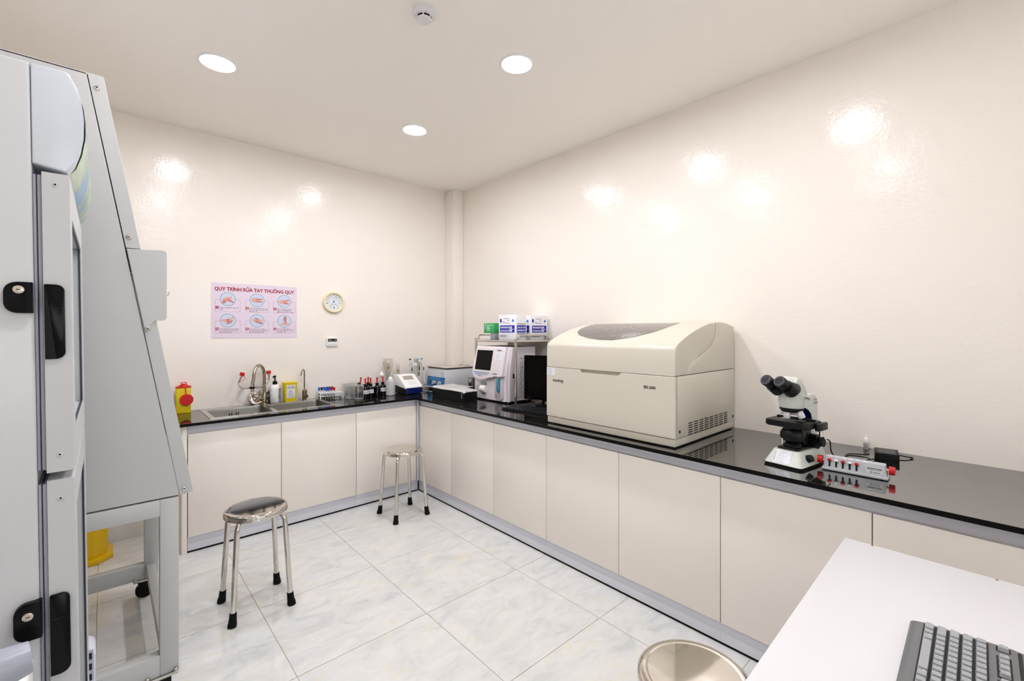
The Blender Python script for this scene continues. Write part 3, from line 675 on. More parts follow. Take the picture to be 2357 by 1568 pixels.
B().box(.205, .2105, -.0012, .0, .03, .075).obj('sticker_strip', M('pale_blue_strip', (150, 190, 225), .5), t, smooth=0)
# steel cup with marker pen, and small black case beside it
t = thing('steel_cup', 'small steel cup behind the black box', 'cup', (-.305, -.70, HC))
B().lathe([(0, .0), (.03, 0), (.031, .004), (.033, .145), (.031, .145), (.029, .008), (0, .006)], seg=28).obj('body', m_steel, t)
t = thing('marker_pen', 'dark marker pen standing in the small steel cup', 'pen', (-.308, -.69, HC + .008))
B().tube([(.0, 0, 0), (-.02, .012, .12)], .006, seg=10).obj('barrel', M('pen_blue', (20, 24, 60), .4), t)
B().tube([(-.02, .012, .118), (-.028, .017, .168)], [.0068, .0055], seg=10).obj('pen_cap', m_grey, t)
t = B().box(-.285, -.235, -.80, -.75, HC, HC + .14, bev=.004).obj('dark_case', M('dark_brown_case', (28, 20, 18), .5)); tag(t, 'narrow dark case standing beside the steel cup', 'case')
# haematology analyser
m_h = M('pinkish_white_plastic', (226, 218, 222), .35); m_h2 = M('lilac_grey_plastic', (204, 198, 205), .4)
t = thing('blood_analyser', 'pinkish-white desktop blood cell analyser with a dark screen and keypad', 'analyser', (-.462, -1.14, HC), -90)
for x in (-.18, .18):
    for y in (.05, .29): B().cyl((x, y, 0), (x, y, .012), .012, seg=12).obj('foot', m_rub, t)
B().box(-.212, .216, .075, .322, .012, .447, bev=.005).obj('housing', m_h2, t)
B().prism([(.02, .012), (.02, .2), (.03, .26), (.062, .44), (.075, .447), (.085, .447), (.085, .012)], 'x', -.214, .190, bev=.012, seg=3).obj('front_body', m_h, t)
B().prism([(.03, .012), (.04, .25), (.062, .436), (.072, .447), (.11, .447), (.11, .012)], 'x', .178, .219, bev=.008, seg=3).obj('front_cheek', m_h2, t)
# bulging fascia with a wavy lower edge
out = [(-.213, .447), (.168, .447), (.172, .33), (.178, .215), (.165, .205), (.13, .208), (.09, .213), (.05, .212), (.015, .197), (-.03, .176), (-.08, .163), (-.13, .165), (-.18, .18), (-.215, .207), (-.217, .26)]
fb = B().prism(out, 'y', 0, .06, bev=.012, seg=3)
for v in fb.bm.verts: v.co.y += -.012 + .20 * max(0, v.co.z - .19) - (.0 if v.co.z > .19 else .0)
fb.obj('fascia', m_h, t)
def fas(u0, u1, z0, z1, h, name, mat, par, bev=0.):
    b = B().box(u0, u1, -h, 0, z0, z1, bev=bev)
    for v in b.bm.verts: v.co.y += -.012 + .20 * (v.co.z - .19)
    return b.obj(name, mat, par, smooth=0)
fas(-.196, .036, .238, .428, .0015, 'screen_bezel', M('bezel_pink', (232, 222, 220), .4), t)
fas(-.183, .023, .252, .414, .0025, 'screen', M('dark_lcd', (3, 3, 4), .25, ior=1.2), t)
b = B()
for row, (n, z, x0) in enumerate(((11, .227, -.188), (9, .213, -.172), (3, .199, -.125))):
    for k in range(n): b.box(x0 + k * .019, x0 + k * .019 + .0105, -.0022, 0, z, z + .0085)
for v in b.bm.verts: v.co.y += -.012 + .20 * (v.co.z - .19)
kp = b.obj('keypad', M('pale_blue_keys', (96, 150, 196), .5), t, smooth=0); kp['kind'] = 'stuff'
b = B()
for k in (3, 4, 5): b.box(-.172 + k * .019, -.172 + k * .019 + .0105, -.0026, 0, .213, .2215)
for v in b.bm.verts: v.co.y += -.012 + .20 * (v.co.z - .19)
b.obj('orange_keys', M('orange_keys', (200, 140, 60), .5), t, smooth=0)
tl = math.atan(.20)
def fastext(nm, body, size, mat, u, z, width):
    o = text(nm, body, size, mat, t, (u, -.012 + .20 * (z - .19) - .0012, z), (PI / 2 - tl, 0, 0), width=width, bold=.0003); return o
fastext('brand_text', 'mindray', .018, m_ink, .10, .418, .056); fastext('model_text', 'BC-3000Plus', .012, m_ink, .085, .228, .058)
lb = B().box(.06, .143, -.0012, 0, .335, .398)
for v in lb.bm.verts: v.co.y += -.012 + .20 * (v.co.z - .19)
lo_ = lb.obj('label', m_label, t, smooth=0)
b = B()
for k in range(5): b.box(.068, .068 + random.uniform(.04, .066), -.0017, -.001, .387 - k * .0115, .3885 - k * .0115)
for v in b.bm.verts: v.co.y += -.012 + .20 * (v.co.z - .19)
b.obj('writing', m_grink, lo_, smooth=0)
B().box(-.118, -.048, .014, .022, .128, .148, bev=.001).obj('status_panel', M('status_grey', (136, 142, 150), .4), t)
B().cyl((-.092, .014, .138), (-.092, .0125, .138), .005, seg=12).obj('status_light', M('green_led2', (60, 200, 160), .4), t)
B().prism([(.022, .122), (.008, .122), (-.006, .112), (-.012, .095), (-.008, .075), (.0, .066), (.022, .066)], 'x', -.118, -.052, bev=.003).obj('printer_cover', M('paper_white', (236, 234, 228), .5), t)
B().prism(rrect(.062, .165, .02, .205, .03, 5), 'y', .012, .0205, bev=.004).obj('sampling_bay', m_h2, t)
B().prism(rrect(.102, .130, .085, .196, .0135, 6), 'y', -.004, .018, bev=.004).obj('sample_guide', M('teal_guide', (70, 140, 165), .25), t)
B().box(.2155, .2195, .068, .108, .198, .235).obj('side_window', m_black, t, smooth=0)
o = text('side_lettering', 'MINDRAY', .062, M('letter_shade_grey', (172, 166, 174), .4), t, (.217, .235, .205), RS, ext=.002, width=.29)  # raised letters; relief shading put into a darker grey
o.matrix_local = Matrix.Translation((.2165, .170, .215)) @ Matrix(((0, 0, 1, 0), (0, 1, 0, 0), (-1, 0, 0, 0), (0, 0, 0, 1)))
b = B()
for k in range(12): b.box(-.2175, -.213, .03, .07, .03 + k * .011, .035 + k * .011)
b.obj('side_ribs', m_h, t, smooth=0)
# steel rack with two-tier frame over the analyser
RF, RB, RN, RFar = -.395, -.02, -1.395, -.885; RZ = 1.318
t = thing('steel_rack', 'steel tube rack shelf straddling the blood analyser', 'rack', (0, 0, 0))
for x in (RF, RB):
    for y in (RN, RFar):
        p = B().cyl((x, y, HC + .006), (x, y, RZ + .012), .011, seg=14).obj('post', m_chrome, t)
        B().cyl((x, y, HC), (x, y, HC + .012), .010, seg=14).obj('rubber_foot', m_rub, p)
        B().ball((x, y, RZ + .012), .011, sz=.6).obj('post_cap', m_chrome, p)
B().box(RF + .008, RB - .008, RN + .008, RFar - .008, RZ - .004, RZ, bev=.001).obj('shelf_plate', M('shelf_steel', (150, 140, 128), .35, metal=.8), t)
for a, c in (((RF, RN), (RF, RFar)), ((RB, RN), (RB, RFar)), ((RF, RN), (RB, RN)), ((RF, RFar), (RB, RFar))):
    B().cyl((*a, RZ - .006), (*c, RZ - .006), .0095, seg=12).obj('shelf_rail', m_chrome, t)
    B().cyl((*a, HC + .03), (*c, HC + .03), .006, seg=10).obj('lower_rail', m_chrome, t) if a[1] == c[1] else None
for y in (RN, RFar):
    B().tube([(RF + .03, y, RZ)] + [(RF + .03 + .02 * (1 - math.cos(PI / 2 * k / 5)), y, RZ + .022 + .02 * math.sin(PI / 2 * k / 5)) for k in range(6)] + [(RB - .05, y, RZ + .042)] + [(RB - .05 + .02 * math.sin(PI / 2 * k / 5), y, RZ + .022 + .02 * math.cos(PI / 2 * k / 5)) for k in range(6)] + [(RB - .03, y, RZ)], .0065, seg=10).obj('guard_rail', m_chrome, t)
# cartons on the rack
m_carton = M('white_carton', (238, 238, 242), .5); m_navy = M('carton_blue', (20, 20, 165), .5); m_cy = M('carton_cyan', (40, 130, 215), .5)
def carton(name, label, x0, x1, y0, y1, z0, z1, vol, print_front=True):
    t = thing(name, label, 'carton', ((x0 + x1) / 2, (y0 + y1) / 2, z0), group='white syringe cartons on the steel rack')
    hx, hy, h = (x1 - x0) / 2, (y1 - y0) / 2, z1 - z0
    B().box(-hx, hx, -hy, hy, 0, h, bev=.0025).obj('carton', m_carton, t)
    b = B()
    b.box(-hx * .98, hx * .98, -.001, .001, h, h + .0012); b.obj('flap_tape', M('clear_tape', (230, 228, 226), .2), t, smooth=0)
    def side(rot, half, small):
        R = Matrix.Rotation(math.radians(rot), 4, 'Z'); d = (hy if rot == 0 else hx) + .0004
        def bx(u0, u1, v0, v1, nm, mat, e=.0004): return B().box(u0, u1, -d - e, -d, v0, v1).xf(R).obj(nm, mat, t, smooth=0)
        def tx_(body, size, mat, u, v, wd, bold=0., e=.0009):
            o = text('print', body, size, mat, t, (0, 0, 0), width=wd, bold=bold); o.matrix_local = R @ Matrix.Translation((u, -d - e, v)) @ Matrix.Rotation(PI / 2, 4, 'X'); return o
        W = half
        bx(-W * .84, W * .84, h * .31, h * .59, 'blue_band', m_navy)
        if small:
            tx_('VINAHANKOOK', .02, m_label, 0, h * .39, W * 1.5, .0006); tx_('BƠM KIM TIÊM', .017, m_label, 0, h * .5, W * 1.4, .0004)
            tx_('VINAHANKOOK', .012, m_ink, 0, h * .64, W * 1.6, .0002); tx_('VINAHANKOOK', .01, m_ink, 0, h * .265, W * 1.6, .0002)
            return
        tx_('VINAHANKOOK', .022, m_label, -W * .26, h * .505, W * 1.02, .0007); tx_('DISPOSABLE SYRINGE', .017, m_label, -W * .26, h * .375, W * .98, .0005)
        bx(W * .28, W * .56, h * .345, h * .545, 'volume_box', m_label, .0009); tx_(vol, .03, m_navy, W * .42, h * .445, W * (.14 if len(vol) == 1 else .22), .001, .0014); tx_('mL', .013, m_label, W * .69, h * .44, W * .16)
        sh = [(-W * .84, h * .83), (-W * .74, h * .86), (-W * .64, h * .83), (-W * .64, h * .74), (-W * .74, h * .68), (-W * .84, h * .74)]
        B().prism(sh, 'y', -d - .0005, -d).xf(R).obj('shield_mark', m_navy, t, smooth=0)
        o = B().lathe([(0, 0), (W * .11, 0)], seg=18).xf(R @ Matrix.Translation((W * .66, -d - .0005, h * .77)) @ Matrix.Rotation(PI / 2, 4, 'X')).obj('globe_mark', m_cy, t, smooth=0)
        b = B()
        for (u0, u1, v) in ((-W * .42, W * .28, .845), (W * .0, W * .25, .77), (-W * .5, -W * .3, .73), (-W * .5, W * .3, .675), (-W * .85, W * .0, .2), (-W * .85, -W * .2, .165), (-W * .85, W * .02, .13)): b.box(u0, u1, -d - .0005, -d, h * v, h * v + .0035)
        b.xf(R).obj('small_print', m_grink, t, smooth=0)['kind'] = 'stuff'
    side(-90, hy, False); side(0, hx, name == 'syringe_carton' and vol == '5')
    return t
carton('syringe_carton', 'white and blue 5 mL syringe carton on the steel rack, front left', -.383, -.268, -1.385, -1.175, RZ, RZ + .206, '5')
carton('syringe_carton', 'white and blue 10 mL syringe carton on the steel rack, nearest the wall', -.222, -.022, -1.385, -1.185, RZ, RZ + .204, '10')
t = B().box(-.35, -.27, -1.088, -1.026, RZ, RZ + .058, bev=.003).obj('clear_tray', M('clear_grey_plastic', (178, 186, 190), .2, trans=.3)); tag(t, 'small clear plastic box under the green carton', 'plastic box')
t = thing('green_carton', 'small green carton with white print perched on a clear box', 'carton', (-.31, -1.02, RZ + .0585), -90)
B().box(-.074, .066, -.048, .042, 0, .084, bev=.002).obj('carton', M('green_card', (58, 172, 98), .5), t)
b = B()
for k in range(4): b.box(-.034, .006 + .008 * (k % 2), -.0486, -.048, .022 + k * .013, .0265 + k * .013)
b.box(.014, .05, -.0486, -.048, .064, .067); b.obj('print', m_label, t, smooth=0)
B().face([(-.066, -.0486, .03), (-.062, -.0486, .03), (-.044, -.0486, .08), (-.05, -.0486, .08)]).obj('stripe', m_label, t, smooth=0)
# monitor and keyboard by the big analyser
t = thing('computer_monitor', 'black computer monitor half hidden by the large ivory analyser', 'monitor', (-.275, -1.655, HC), -68)
B().prism(rrect(-.11, .11, -.06, .09, .02, 5), 'z', 0, .012, bev=.003).obj('stand_base', m_black, t)
B().box(-.075, .075, .012, .04, .01, .2, bev=.004).obj('stand_neck', m_black, t)
B().box(-.205, .205, -.012, .022, .045, .385, bev=.006).obj('back_shell', m_black, t)
fr_ = B().cells([-.21, -.192, .192, .21], [.048, .078, .372, .387], lambda i, j: not (i == 1 and j == 1), 0, .01).xf(Matrix.Translation((0, -.0115, 0)) @ Matrix.Rotation(PI / 2, 4, 'X')).obj('bezel', m_blackg, t, smooth=0)
B().box(-.193, .193, -.0155, -.012, .077, .373).obj('screen', M('monitor_glass', (8, 5, 4), .3, ior=1.22), t, smooth=0)
text('logo', 'Lenovo', .010, M('logo_red', (170, 40, 40), .5), t, (-.185, -.0222, .064), align='LEFT')
B().box(-.05, -.012, .0105, .012, .014, .034).obj('sticker', M('cream_sticker', (222, 214, 200), .6), t, smooth=0)
t = thing('computer_keyboard', 'black computer keyboard in front of the half-hidden monitor', 'keyboard', (-.525, -1.71, HC), -84)
B().prism([(-.08, 0), (-.08, .009), (.07, .02), (.078, .018), (.078, 0)], 'x', -.225, .225, bev=.003).obj('case', m_black, t)
b = B(); sl2 = .011 / .15
for r in range(6):
    for k in range(20):
        x = -.215 + k * .0217; y = -.07 + r * .0235; z = .009 + (y + .08) * sl2
        b.box(x, x + .0185, y, y + .0195, z, z + .006)
kk = b.obj('keys', M('dark_keycap', (34, 35, 40), .35), t, smooth=0); kk['kind'] = 'stuff'
# ---------------------------------------------------------------- large chemistry analyser
t = thing('chemistry_analyser', 'large ivory chemistry analyser with a curved lid and smoked window', 'analyser', (-.728, -2.475, HC), -90)
W = .43
for x in (-.36, .36):
    for y in (.06, .64): B().cyl((x, y, 0), (x, y, .008), .022, seg=14).obj('foot', m_rub, t)
B().box(-W + .003, W - .003, .006, .70, .006, .0445, bev=.004).obj('plinth', m_beige, t)
B().box(-W, W, .02, .702, .0465, .3515, bev=.004).obj('body', m_beige, t)
notch = [(-.43, .0465), (.43, .0465), (.43, .3515), (.118, .3515), (.113, .338), (.10, .330), (-.145, .330), (-.157, .338), (-.162, .3515), (-.43, .3515)]
B().prism(notch, 'y', 0, .0198, bev=.0035).obj('front_panel', m_beige, t, smooth=15)
lid = [(0, .3535), (0, .478), (.003, .489), (.010, .499), (.03, .511), (.077, .532), (.146, .558), (.217, .580), (.30, .600), (.38, .6155), (.452, .625), (.452, .56), (.438, .53), (.40, .497), (.353, .474), (.246, .444), (.17, .424), (.146, .412), (.125, .388), (.112, .3535)]
lb = B().prism(lid, 'x', -W, W, bev=.007, seg=3)
lb.obj('lid', m_beigetop, t, smooth=30)
hood = [(.115, .3535), (.128, .386), (.148, .409), (.171, .421), (.247, .441), (.354, .471), (.402, .4945), (.441, .528), (.455, .56), (.455, .6255), (.50, .6255), (.593, .6185), (.702, .602), (.702, .3535)]
B().prism(hood, 'x', -W, W, bev=.007, seg=3).obj('rear_hood', m_beige, t, smooth=30)
def lidz(y):
    for (a, b_) in zip(lid[1:10], lid[2:11]):
        if a[0] <= y <= b_[0] and b_[0] > a[0]: return a[1] + (b_[1] - a[1]) * (y - a[0]) / (b_[0] - a[0])
    return .625
# smoked window follows the lid surface
lowp = [(-.372, .36), (-.36, .25), (-.33, .178), (-.27, .122), (-.16, .075), (-.07, .058), (.018, .056), (.09, .078), (.142, .108), (.19, .155), (.214, .19), (.228, .235), (.235, .30), (.238, .428)]
b = B(); cols = []
for k in range(len(lowp) * 3 - 2):
    i, f = divmod(k, 3); f /= 3; p = lowp[i]; q = lowp[min(i + 1, len(lowp) - 1)]
    u = p[0] + (q[0] - p[0]) * f; v = p[1] + (q[1] - p[1]) * f
    cols.append([b.bm.verts.new((u, v + (.432 - v) * j / 10, lidz(v + (.432 - v) * j / 10) + .0012)) for j in range(11)])
for A, C in zip(cols, cols[1:]):
    for j in range(10): b.bm.faces.new((A[j], C[j], C[j + 1], A[j + 1]))
b.obj('smoked_window', scratched_mat(), t, smooth=60)
text('brand_text', 'mindray', .026, m_ink, t, (-.332, -.0008, .272), width=.088, bold=.0005)
text('model_text', 'BS-200', .020, m_ink, t, (.292, -.0008, .288), width=.066, bold=.0006)
lines_label(t, -.424, -.36, .302, .345, -.0004, 7)
slot = B().box(-.0012, .0012, -.022, .022, -.0022, .0022).obj('vent_slot', m_dark, mesh_only=True, smooth=0)  # solid dark boxes, shade of the open slots put into their colour
for c in range(8):
    for r in range(6): place('vent_slot', slot, t, (W + .0002, .158 + c * .0605, .050 + r * .0115))
for y, z in ((.046, .078), (.684, .073)): B().cyl((W - .004, y, z), (W + .001, y, z), .0085, seg=18).obj('side_port', m_black, t)
B().box(W - .001, W + .0006, .0195, .0205, .0465, .3515).obj('panel_seam', M('seam_grey', (168, 166, 150), .6), t, smooth=0)
# ---------------------------------------------------------------- microscope
m_mic = M('microscope_white', (206, 210, 204), .3); m_micb = M('microscope_black', (9, 9, 11), .42, ior=1.35)
t = thing('microscope', 'white and black binocular microscope on the worktop near the desk', 'microscope', (-.548, -3.368, HC), -99)
def trapez(x0, x1, y0, y1, z0, X0, X1, Y0, Y1, z1, r, nm, mat, par, sm=45):
    b = B(); A = [b.bm.verts.new((p[0], p[1], z0)) for p in rrect(x0, x1, y0, y1, r, 4)]; C = [b.bm.verts.new((p[0], p[1], z1)) for p in rrect(X0, X1, Y0, Y1, r * .8, 4)]; n = len(A)
    for k in range(n): b.bm.faces.new((A[k], A[(k + 1) % n], C[(k + 1) % n], C[k]))
    b.bm.faces.new(A[::-1]); b.bm.faces.new(C); return b.obj(nm, mat, par, smooth=sm)
trapez(-.076, .076, -.112, .145, .0, -.078, .078, -.114, .147, .010, .016, 'rubber_base', m_rub, t)
trapez(-.077, .077, -.113, .146, .010, -.052, .052, -.078, .138, .066, .014, 'base', m_mic, t)
B().box(-.042, .042, -.066, .07, .064, .076, bev=.006).obj('lamp_deck', m_micb, t)
B().lathe([(.036, .074), (.036, .084), (.028, .092), (.022, .096), (0, .096)], c=(0, -.02, 0), seg=26).obj('illuminator', m_micb, t)
B().lathe([(.030, .098), (.042, .104), (.047, .114), (.047, .136), (.038, .150), (0, .150)], c=(0, -.02, 0), seg=30).obj('condenser', m_micb, t)
B().box(-.03, .03, .015, .09, .078, .16, bev=.006).obj('focus_block', m_micb, t)
B().cyl((-.026, -.056, .086), (-.026, -.056, .112), .0055, seg=12).obj('condenser_lever', m_chrome, t)
limb = [(.06, .062), (.135, .062), (.140, .10), (.140, .16), (.146, .21), (.148, .245), (.142, .276), (.124, .294), (.095, .300), (.02, .290), (-.02, .283), (-.035, .268), (-.03, .246), (.02, .244), (.06, .236), (.088, .214), (.098, .185), (.092, .14), (.078, .10)]
B().prism(limb, 'x', -.030, .030, bev=.007, seg=3).obj('limb', m_mic, t)
inn = [(.03, .2415), (.06, .2345), (.087, .2135), (.0965, .185), (.0925, .158), (.097, .158), (.1005, .185), (.091, .217), (.062, .239), (.03, .2455)]
B().prism(inn, 'x', -.0285, .0285).obj('blue_inlay', M('deep_blue_plastic', (16, 26, 110), .4), t)
for sx in (-1, 1):
    B().cyl((sx * .028, .085, .092), (sx * .058, .085, .092), .031, seg=30).obj('coarse_knob', m_micb, t)
    B().cyl((sx * .058, .085, .092), (sx * .080, .085, .092), .019, .018, seg=24).obj('fine_knob', m_micb, t)
B().cyl((.064, -.03, .036), (.082, -.03, .044), .016, .014, seg=18).obj('brightness_dial', m_micb, t)
B().prism(rrect(-.092, .080, -.078, .075, .018, 5), 'z', .163, .188, bev=.006).obj('stage', m_micb, t)
B().box(-.085, .07, .018, .034, .188, .196, bev=.002).obj('slide_holder', m_micb, t)
B().box(-.055, .04, -.02, .012, .188, .1905).obj('glass_slide', M('slide_glass', (150, 152, 152), .12), t, smooth=0)
B().box(-.02, .018, -.012, .014, .1905, .1915).obj('stage_aperture', m_dark, t, smooth=0)
B().box(.078, .096, -.0, .085, .152, .184, bev=.004).obj('stage_bracket', m_micb, t)
B().cyl((.084, .045, .152), (.084, .045, .122), .0075, seg=12).obj('stage_control_rod', m_chrome, t)
B().cyl((.084, .045, .124), (.084, .045, .098), .012, seg=16).obj('stage_control_knob', m_micb, t)
B().box(-.03, .03, .03, .10, .14, .166, bev=.003).obj('stage_carrier', m_micb, t)
B().lathe([(.046, .246), (.046, .238), (.038, .228), (0, .228)], c=(0, -.028, 0), seg=32).obj('nosepiece', m_micb, t)
B().lathe([(.050, .288), (.051, .274), (.049, .256), (.045, .244)], c=(0, -.028, 0), seg=36).obj('nosepiece_housing', m_mic, t)
for (ax, ay, L, ti) in ((-.012, -.014, .036, 0), (.030, -.004, .034, .5), (-.034, .008, .022, -.35), (.0, .02, .022, 0)):
    o = B().lathe([(.0125, 0), (.0145, -.003), (.0145, -L * .72), (.0135, -L * .75), (.0135, -L * .92), (.010, -L), (0, -L)], seg=22)
    o.xf(Matrix.Translation((ax, -.028 + ay, .233)) @ Matrix.Rotation(-ti, 4, 'Y')).obj('objective', M('objective_silver', (214, 215, 218), .3, metal=.3), t)
B().lathe([(.050, .288), (.052, .294), (.052, .301), (.046, .304), (0, .304)], c=(0, -.028, 0), seg=36).obj('head_mount', m_mic, t)
hm = Matrix.Translation((0, -.028, .300)) @ Matrix.Rotation(math.radians(-10), 4, 'Z')
prof = [(.050, -.002), (.040, .030), (.012, .068), (-.010, .078), (-.024, .074), (-.050, .028), (-.050, -.002)]
B().prism(prof, 'x', -.042, .042, bev=.010, seg=3).xf(hm).obj('prism_head', m_mic, t)
B().cyl((.046, .014, -.008), (.070, .018, -.010), .0065, seg=12).xf(hm).obj('head_clamp_screw', m_chrome, t)
dv = Vector((0, -.866, .5))
for sx in (-1, 1):
    c0 = Vector((sx * .020, -.020, .030)); px_ = Vector((sx * .031, -.050, .026))
    B().tube([hm @ c0, hm @ px_, hm @ (px_ + dv * .034)], [.030, .0315, .0275], seg=26).obj('tube_housing', m_micb, t)
    tb = B().tube([hm @ (px_ + dv * .032), hm @ (px_ + dv * .050), hm @ (px_ + dv * .052), hm @ (px_ + dv * .080)], [.0200, .0205, .0235, .0245], seg=28).obj('eyepiece', m_micb, t)
    cc = px_ + dv * .0795
    B().tube([hm @ cc, hm @ (cc + dv * .005), hm @ (cc + dv * .005), hm @ (cc + dv * .001)], [.0245, .0225, .0165, .0135], seg=28, caps=False).obj('eyecup', M('eyecup_grey', (44, 44, 52), .5), tb)
    B().tube([hm @ (cc + dv * .0008), hm @ (cc + dv * .0016)], [.0135, .0128], seg=24).obj('eye_lens', M('coated_lens', (120, 76, 76), .05, ior=2.0), tb)
text('brand_text', 'OLYMPUS', .0085, m_ink, t, (.0308, .118, .270), RS, width=.038)
text('model_text', 'CX23', .016, m_ink, t, (.0308, .122, .255), RS, width=.040)
# label sticker on the sloped base front
lbm = Matrix.Translation((-.006, -.113, .010)) @ Matrix.Rotation(math.atan2(-.035, .056), 4, 'X')
l = B().box(-.034, .034, -.001, -.0003, .006, .062).xf(lbm).obj('label', m_label, t, smooth=0)
b = B()
for k in range(6): b.box(-.022, -.022 + random.uniform(.028, .05), -.0014, -.0009, .054 - k * .0085, .0548 - k * .0085)
b.box(-.031, -.029, -.0014, -.0009, .012, .056); b.xf(lbm).obj('writing', m_grink, l, smooth=0)
# ---------------------------------------------------------------- laboratory counter, adapter, vial, cable
m_ctr = M('counter_grey_plastic', (190, 193, 198), .35)
t = thing('tally_counter', 'grey laboratory tally counter with red end knobs beside the microscope', 'counter', (-.535, -3.578, HC), -88); t.scale = (1, 1, 1.15)
B().prism(rrect(-.108, .108, -.032, .034, .008, 4), 'z', .002, .010, bev=.002).obj('base_rim', m_ctr, t)
trapez(-.104, .104, -.028, .030, .009, -.098, .098, -.018, .022, .048, .012, 'case', m_ctr, t)
for x in (-.09, .09):
    for y in (-.02, .022): B().cyl((x, y, 0), (x, y, .003), .006, seg=10).obj('foot', m_rub, t)
fa = math.atan2(.010, .039); fm = Matrix.Translation((0, -.028, .009)) @ Matrix.Rotation(-fa, 4, 'X')
for k in range(5):
    x = -.080 + k * .0225
    sl_ = B().box(x - .0032, x + .0032, -.0006, .002, .006, .028).xf(fm).obj('key_slot', m_dark, t, smooth=0)
    B().prism([(x - .0075, .026), (x + .0075, .026), (x + .0068, .030), (x + .004, .034), (x - .004, .034), (x - .0068, .030)], 'y', -.009, 0, bev=.0015).xf(fm).obj('tally_key', m_red if k % 2 == 0 else m_white, t)
for k in range(6): B().box(-.088 + k * .023, -.072 + k * .023, -.010, .004, .0478, .0486).obj('display_window', m_label, t, smooth=0)
for sx in (-1, 1):
    B().cyl((sx * .098, .002, .030), (sx * .110, .002, .030), .005, seg=12).obj('reset_shaft', m_chrome, t)
    B().cyl((sx * .108, .002, .030), (sx * .126, .002, .030), .0145, .0135, seg=22).obj('reset_knob', m_red, t)
pl = B().box(.040, .092, -.0012, -.0002, .006, .030).xf(fm).obj('name_plate', M('plate_grey', (200, 202, 206), .4), t, smooth=0)
o = text('plate_text', 'Laboratory Counter', .0085, m_ink, pl, (0, 0, 0), width=.046, bold=.0002); o.matrix_local = fm @ Matrix.Translation((.066, -.0018, .0245)) @ Matrix.Rotation(PI / 2, 4, 'X')
b = B(); b.box(.046, .086, -.0016, -.001, .018, .0192); b.box(.062, .084, -.0016, -.001, .0105, .013); b.box(.053, .059, -.0016, -.001, .0095, .014); b.xf(fm).obj('small_print', m_grink, pl, smooth=0)['kind'] = 'stuff'
t = thing('power_adapter', 'black power adapter brick near the wall behind the tally counter', 'power adapter', (-.168, -3.628, HC), -80)
B().box(-.042, .042, -.06, .06, .0, .033, bev=.003).obj('case', m_black, t)
B().box(-.03, .03, -.05, .05, .0332, .0336).obj('rating_label', M('adapter_label', (70, 70, 72), .6), t, smooth=0)
t = thing('vial', 'tiny clear vial with a white cap against the wall', 'vial', (-.03, -3.531, HC))
B().lathe([(0, 0), (.010, 0), (.0115, .003), (.0115, .028), (.009, .034), (.007, .036), (0, .036)], seg=20).obj('body', M('vial_plastic', (214, 206, 200), .25, trans=.4), t)
B().lathe([(.009, .033), (.0092, .046), (.007, .054), (.003, .057), (0, .057)], seg=18).obj('cap', m_white, t)
b = B()
for k in range(3): b.box(-.0118, -.0112, -.006, .006, .008 + k * .007, .011 + k * .007)
b.obj('print', m_grink, t, smooth=0)
cb = B().tube(smooth_path([(-.44, -3.462, HC + .10), (-.432, -3.472, HC + .092), (-.40, -3.47, HC + .04), (-.37, -3.49, HC + .006), (-.345, -3.52, HC + .004), (-.33, -3.53, HC + .004), (-.30, -3.50, HC + .004), (-.22, -3.50, HC + .004), (-.19, -3.555, HC + .006), (-.185, -3.57, HC + .012)]), .0026, seg=8)
tag(cb.obj('power_cable', m_black), 'thin black cable looping from the microscope to the power adapter', 'cable')
cb = B().tube(smooth_path([(-.36, -3.512, HC + .004), (-.352, -3.53, HC + .004), (-.33, -3.55, HC + .004), (-.29, -3.575, HC + .004), (-.235, -3.60, HC + .006), (-.227, -3.61, HC + .012)]), .0026, seg=8)
tag(cb.obj('power_cable', m_black), 'thin black cable on the worktop ending at the adapter front', 'cable')
cb = B().tube(smooth_path([(-.115, -3.665, HC + .012), (-.108, -3.69, HC + .008), (-.09, -3.71, HC + .004), (-.08, -3.70, HC + .004)]), .0025, seg=8)
tag(cb.obj('power_cable', m_black), 'short black cable stub leaving the far end of the adapter', 'cable')
# cables between strip reader and black box
cb = B().tube(smooth_path([(-.607, -.30, HC + .012), (-.56, -.36, HC + .004), (-.53, -.42, HC + .004), (-.545, -.50, HC + .005), (-.56, -.573, HC + .012)]), .003, seg=8)
tag(cb.obj('power_cable', m_black), 'black cable lying between the strip reader and the black box', 'cable')
# ---------------------------------------------------------------- wall items
t = thing('handwash_poster', 'pale pink handwashing poster with six pictures above the sink', 'poster', (-1.889, -.001, 1.34))
m_post = M('poster_paper', (229, 214, 230), .45); m_teal = M('poster_teal', (50, 160, 170), .5); m_maroon = M('poster_maroon', (160, 20, 44), .5)
m_skin = M('poster_skin', (226, 172, 160), .5); m_skin2 = M('poster_skin_shade', (200, 130, 124), .5); m_sky = M('poster_sky', (206, 214, 236), .5); m_navyink = M('poster_navy_ink', (40, 36, 74), .5)
B().box(-.298, .298, -.0016, 0, 0, .418).obj('sheet', m_post, t, smooth=0)
text('title', 'QUY TRÌNH RỬA TAY THƯỜNG QUY', .037, m_maroon, t, (0, -.0022, .371), width=.556, bold=.0012)
caps = ['Chà 2 lòng bàn tay vào\nnhau', 'Chà lòng bàn tay này\nlên mu bàn tay kia và\nngược lại', 'Chà 2 lòng bàn tay vào\nnhau, miết mạnh các\nngón tay vào các kẽ ngón',
        'Chà mặt ngoài các ngón\ntay của bàn tay này vào\nlòng bàn tay kia', 'Chà ngón tay cái của\nbàn tay này vào lòng bàn\ntay kia và ngược lại', 'Chà các đầu ngón tay\nnày vào lòng bàn tay kia\nvà ngược lại']
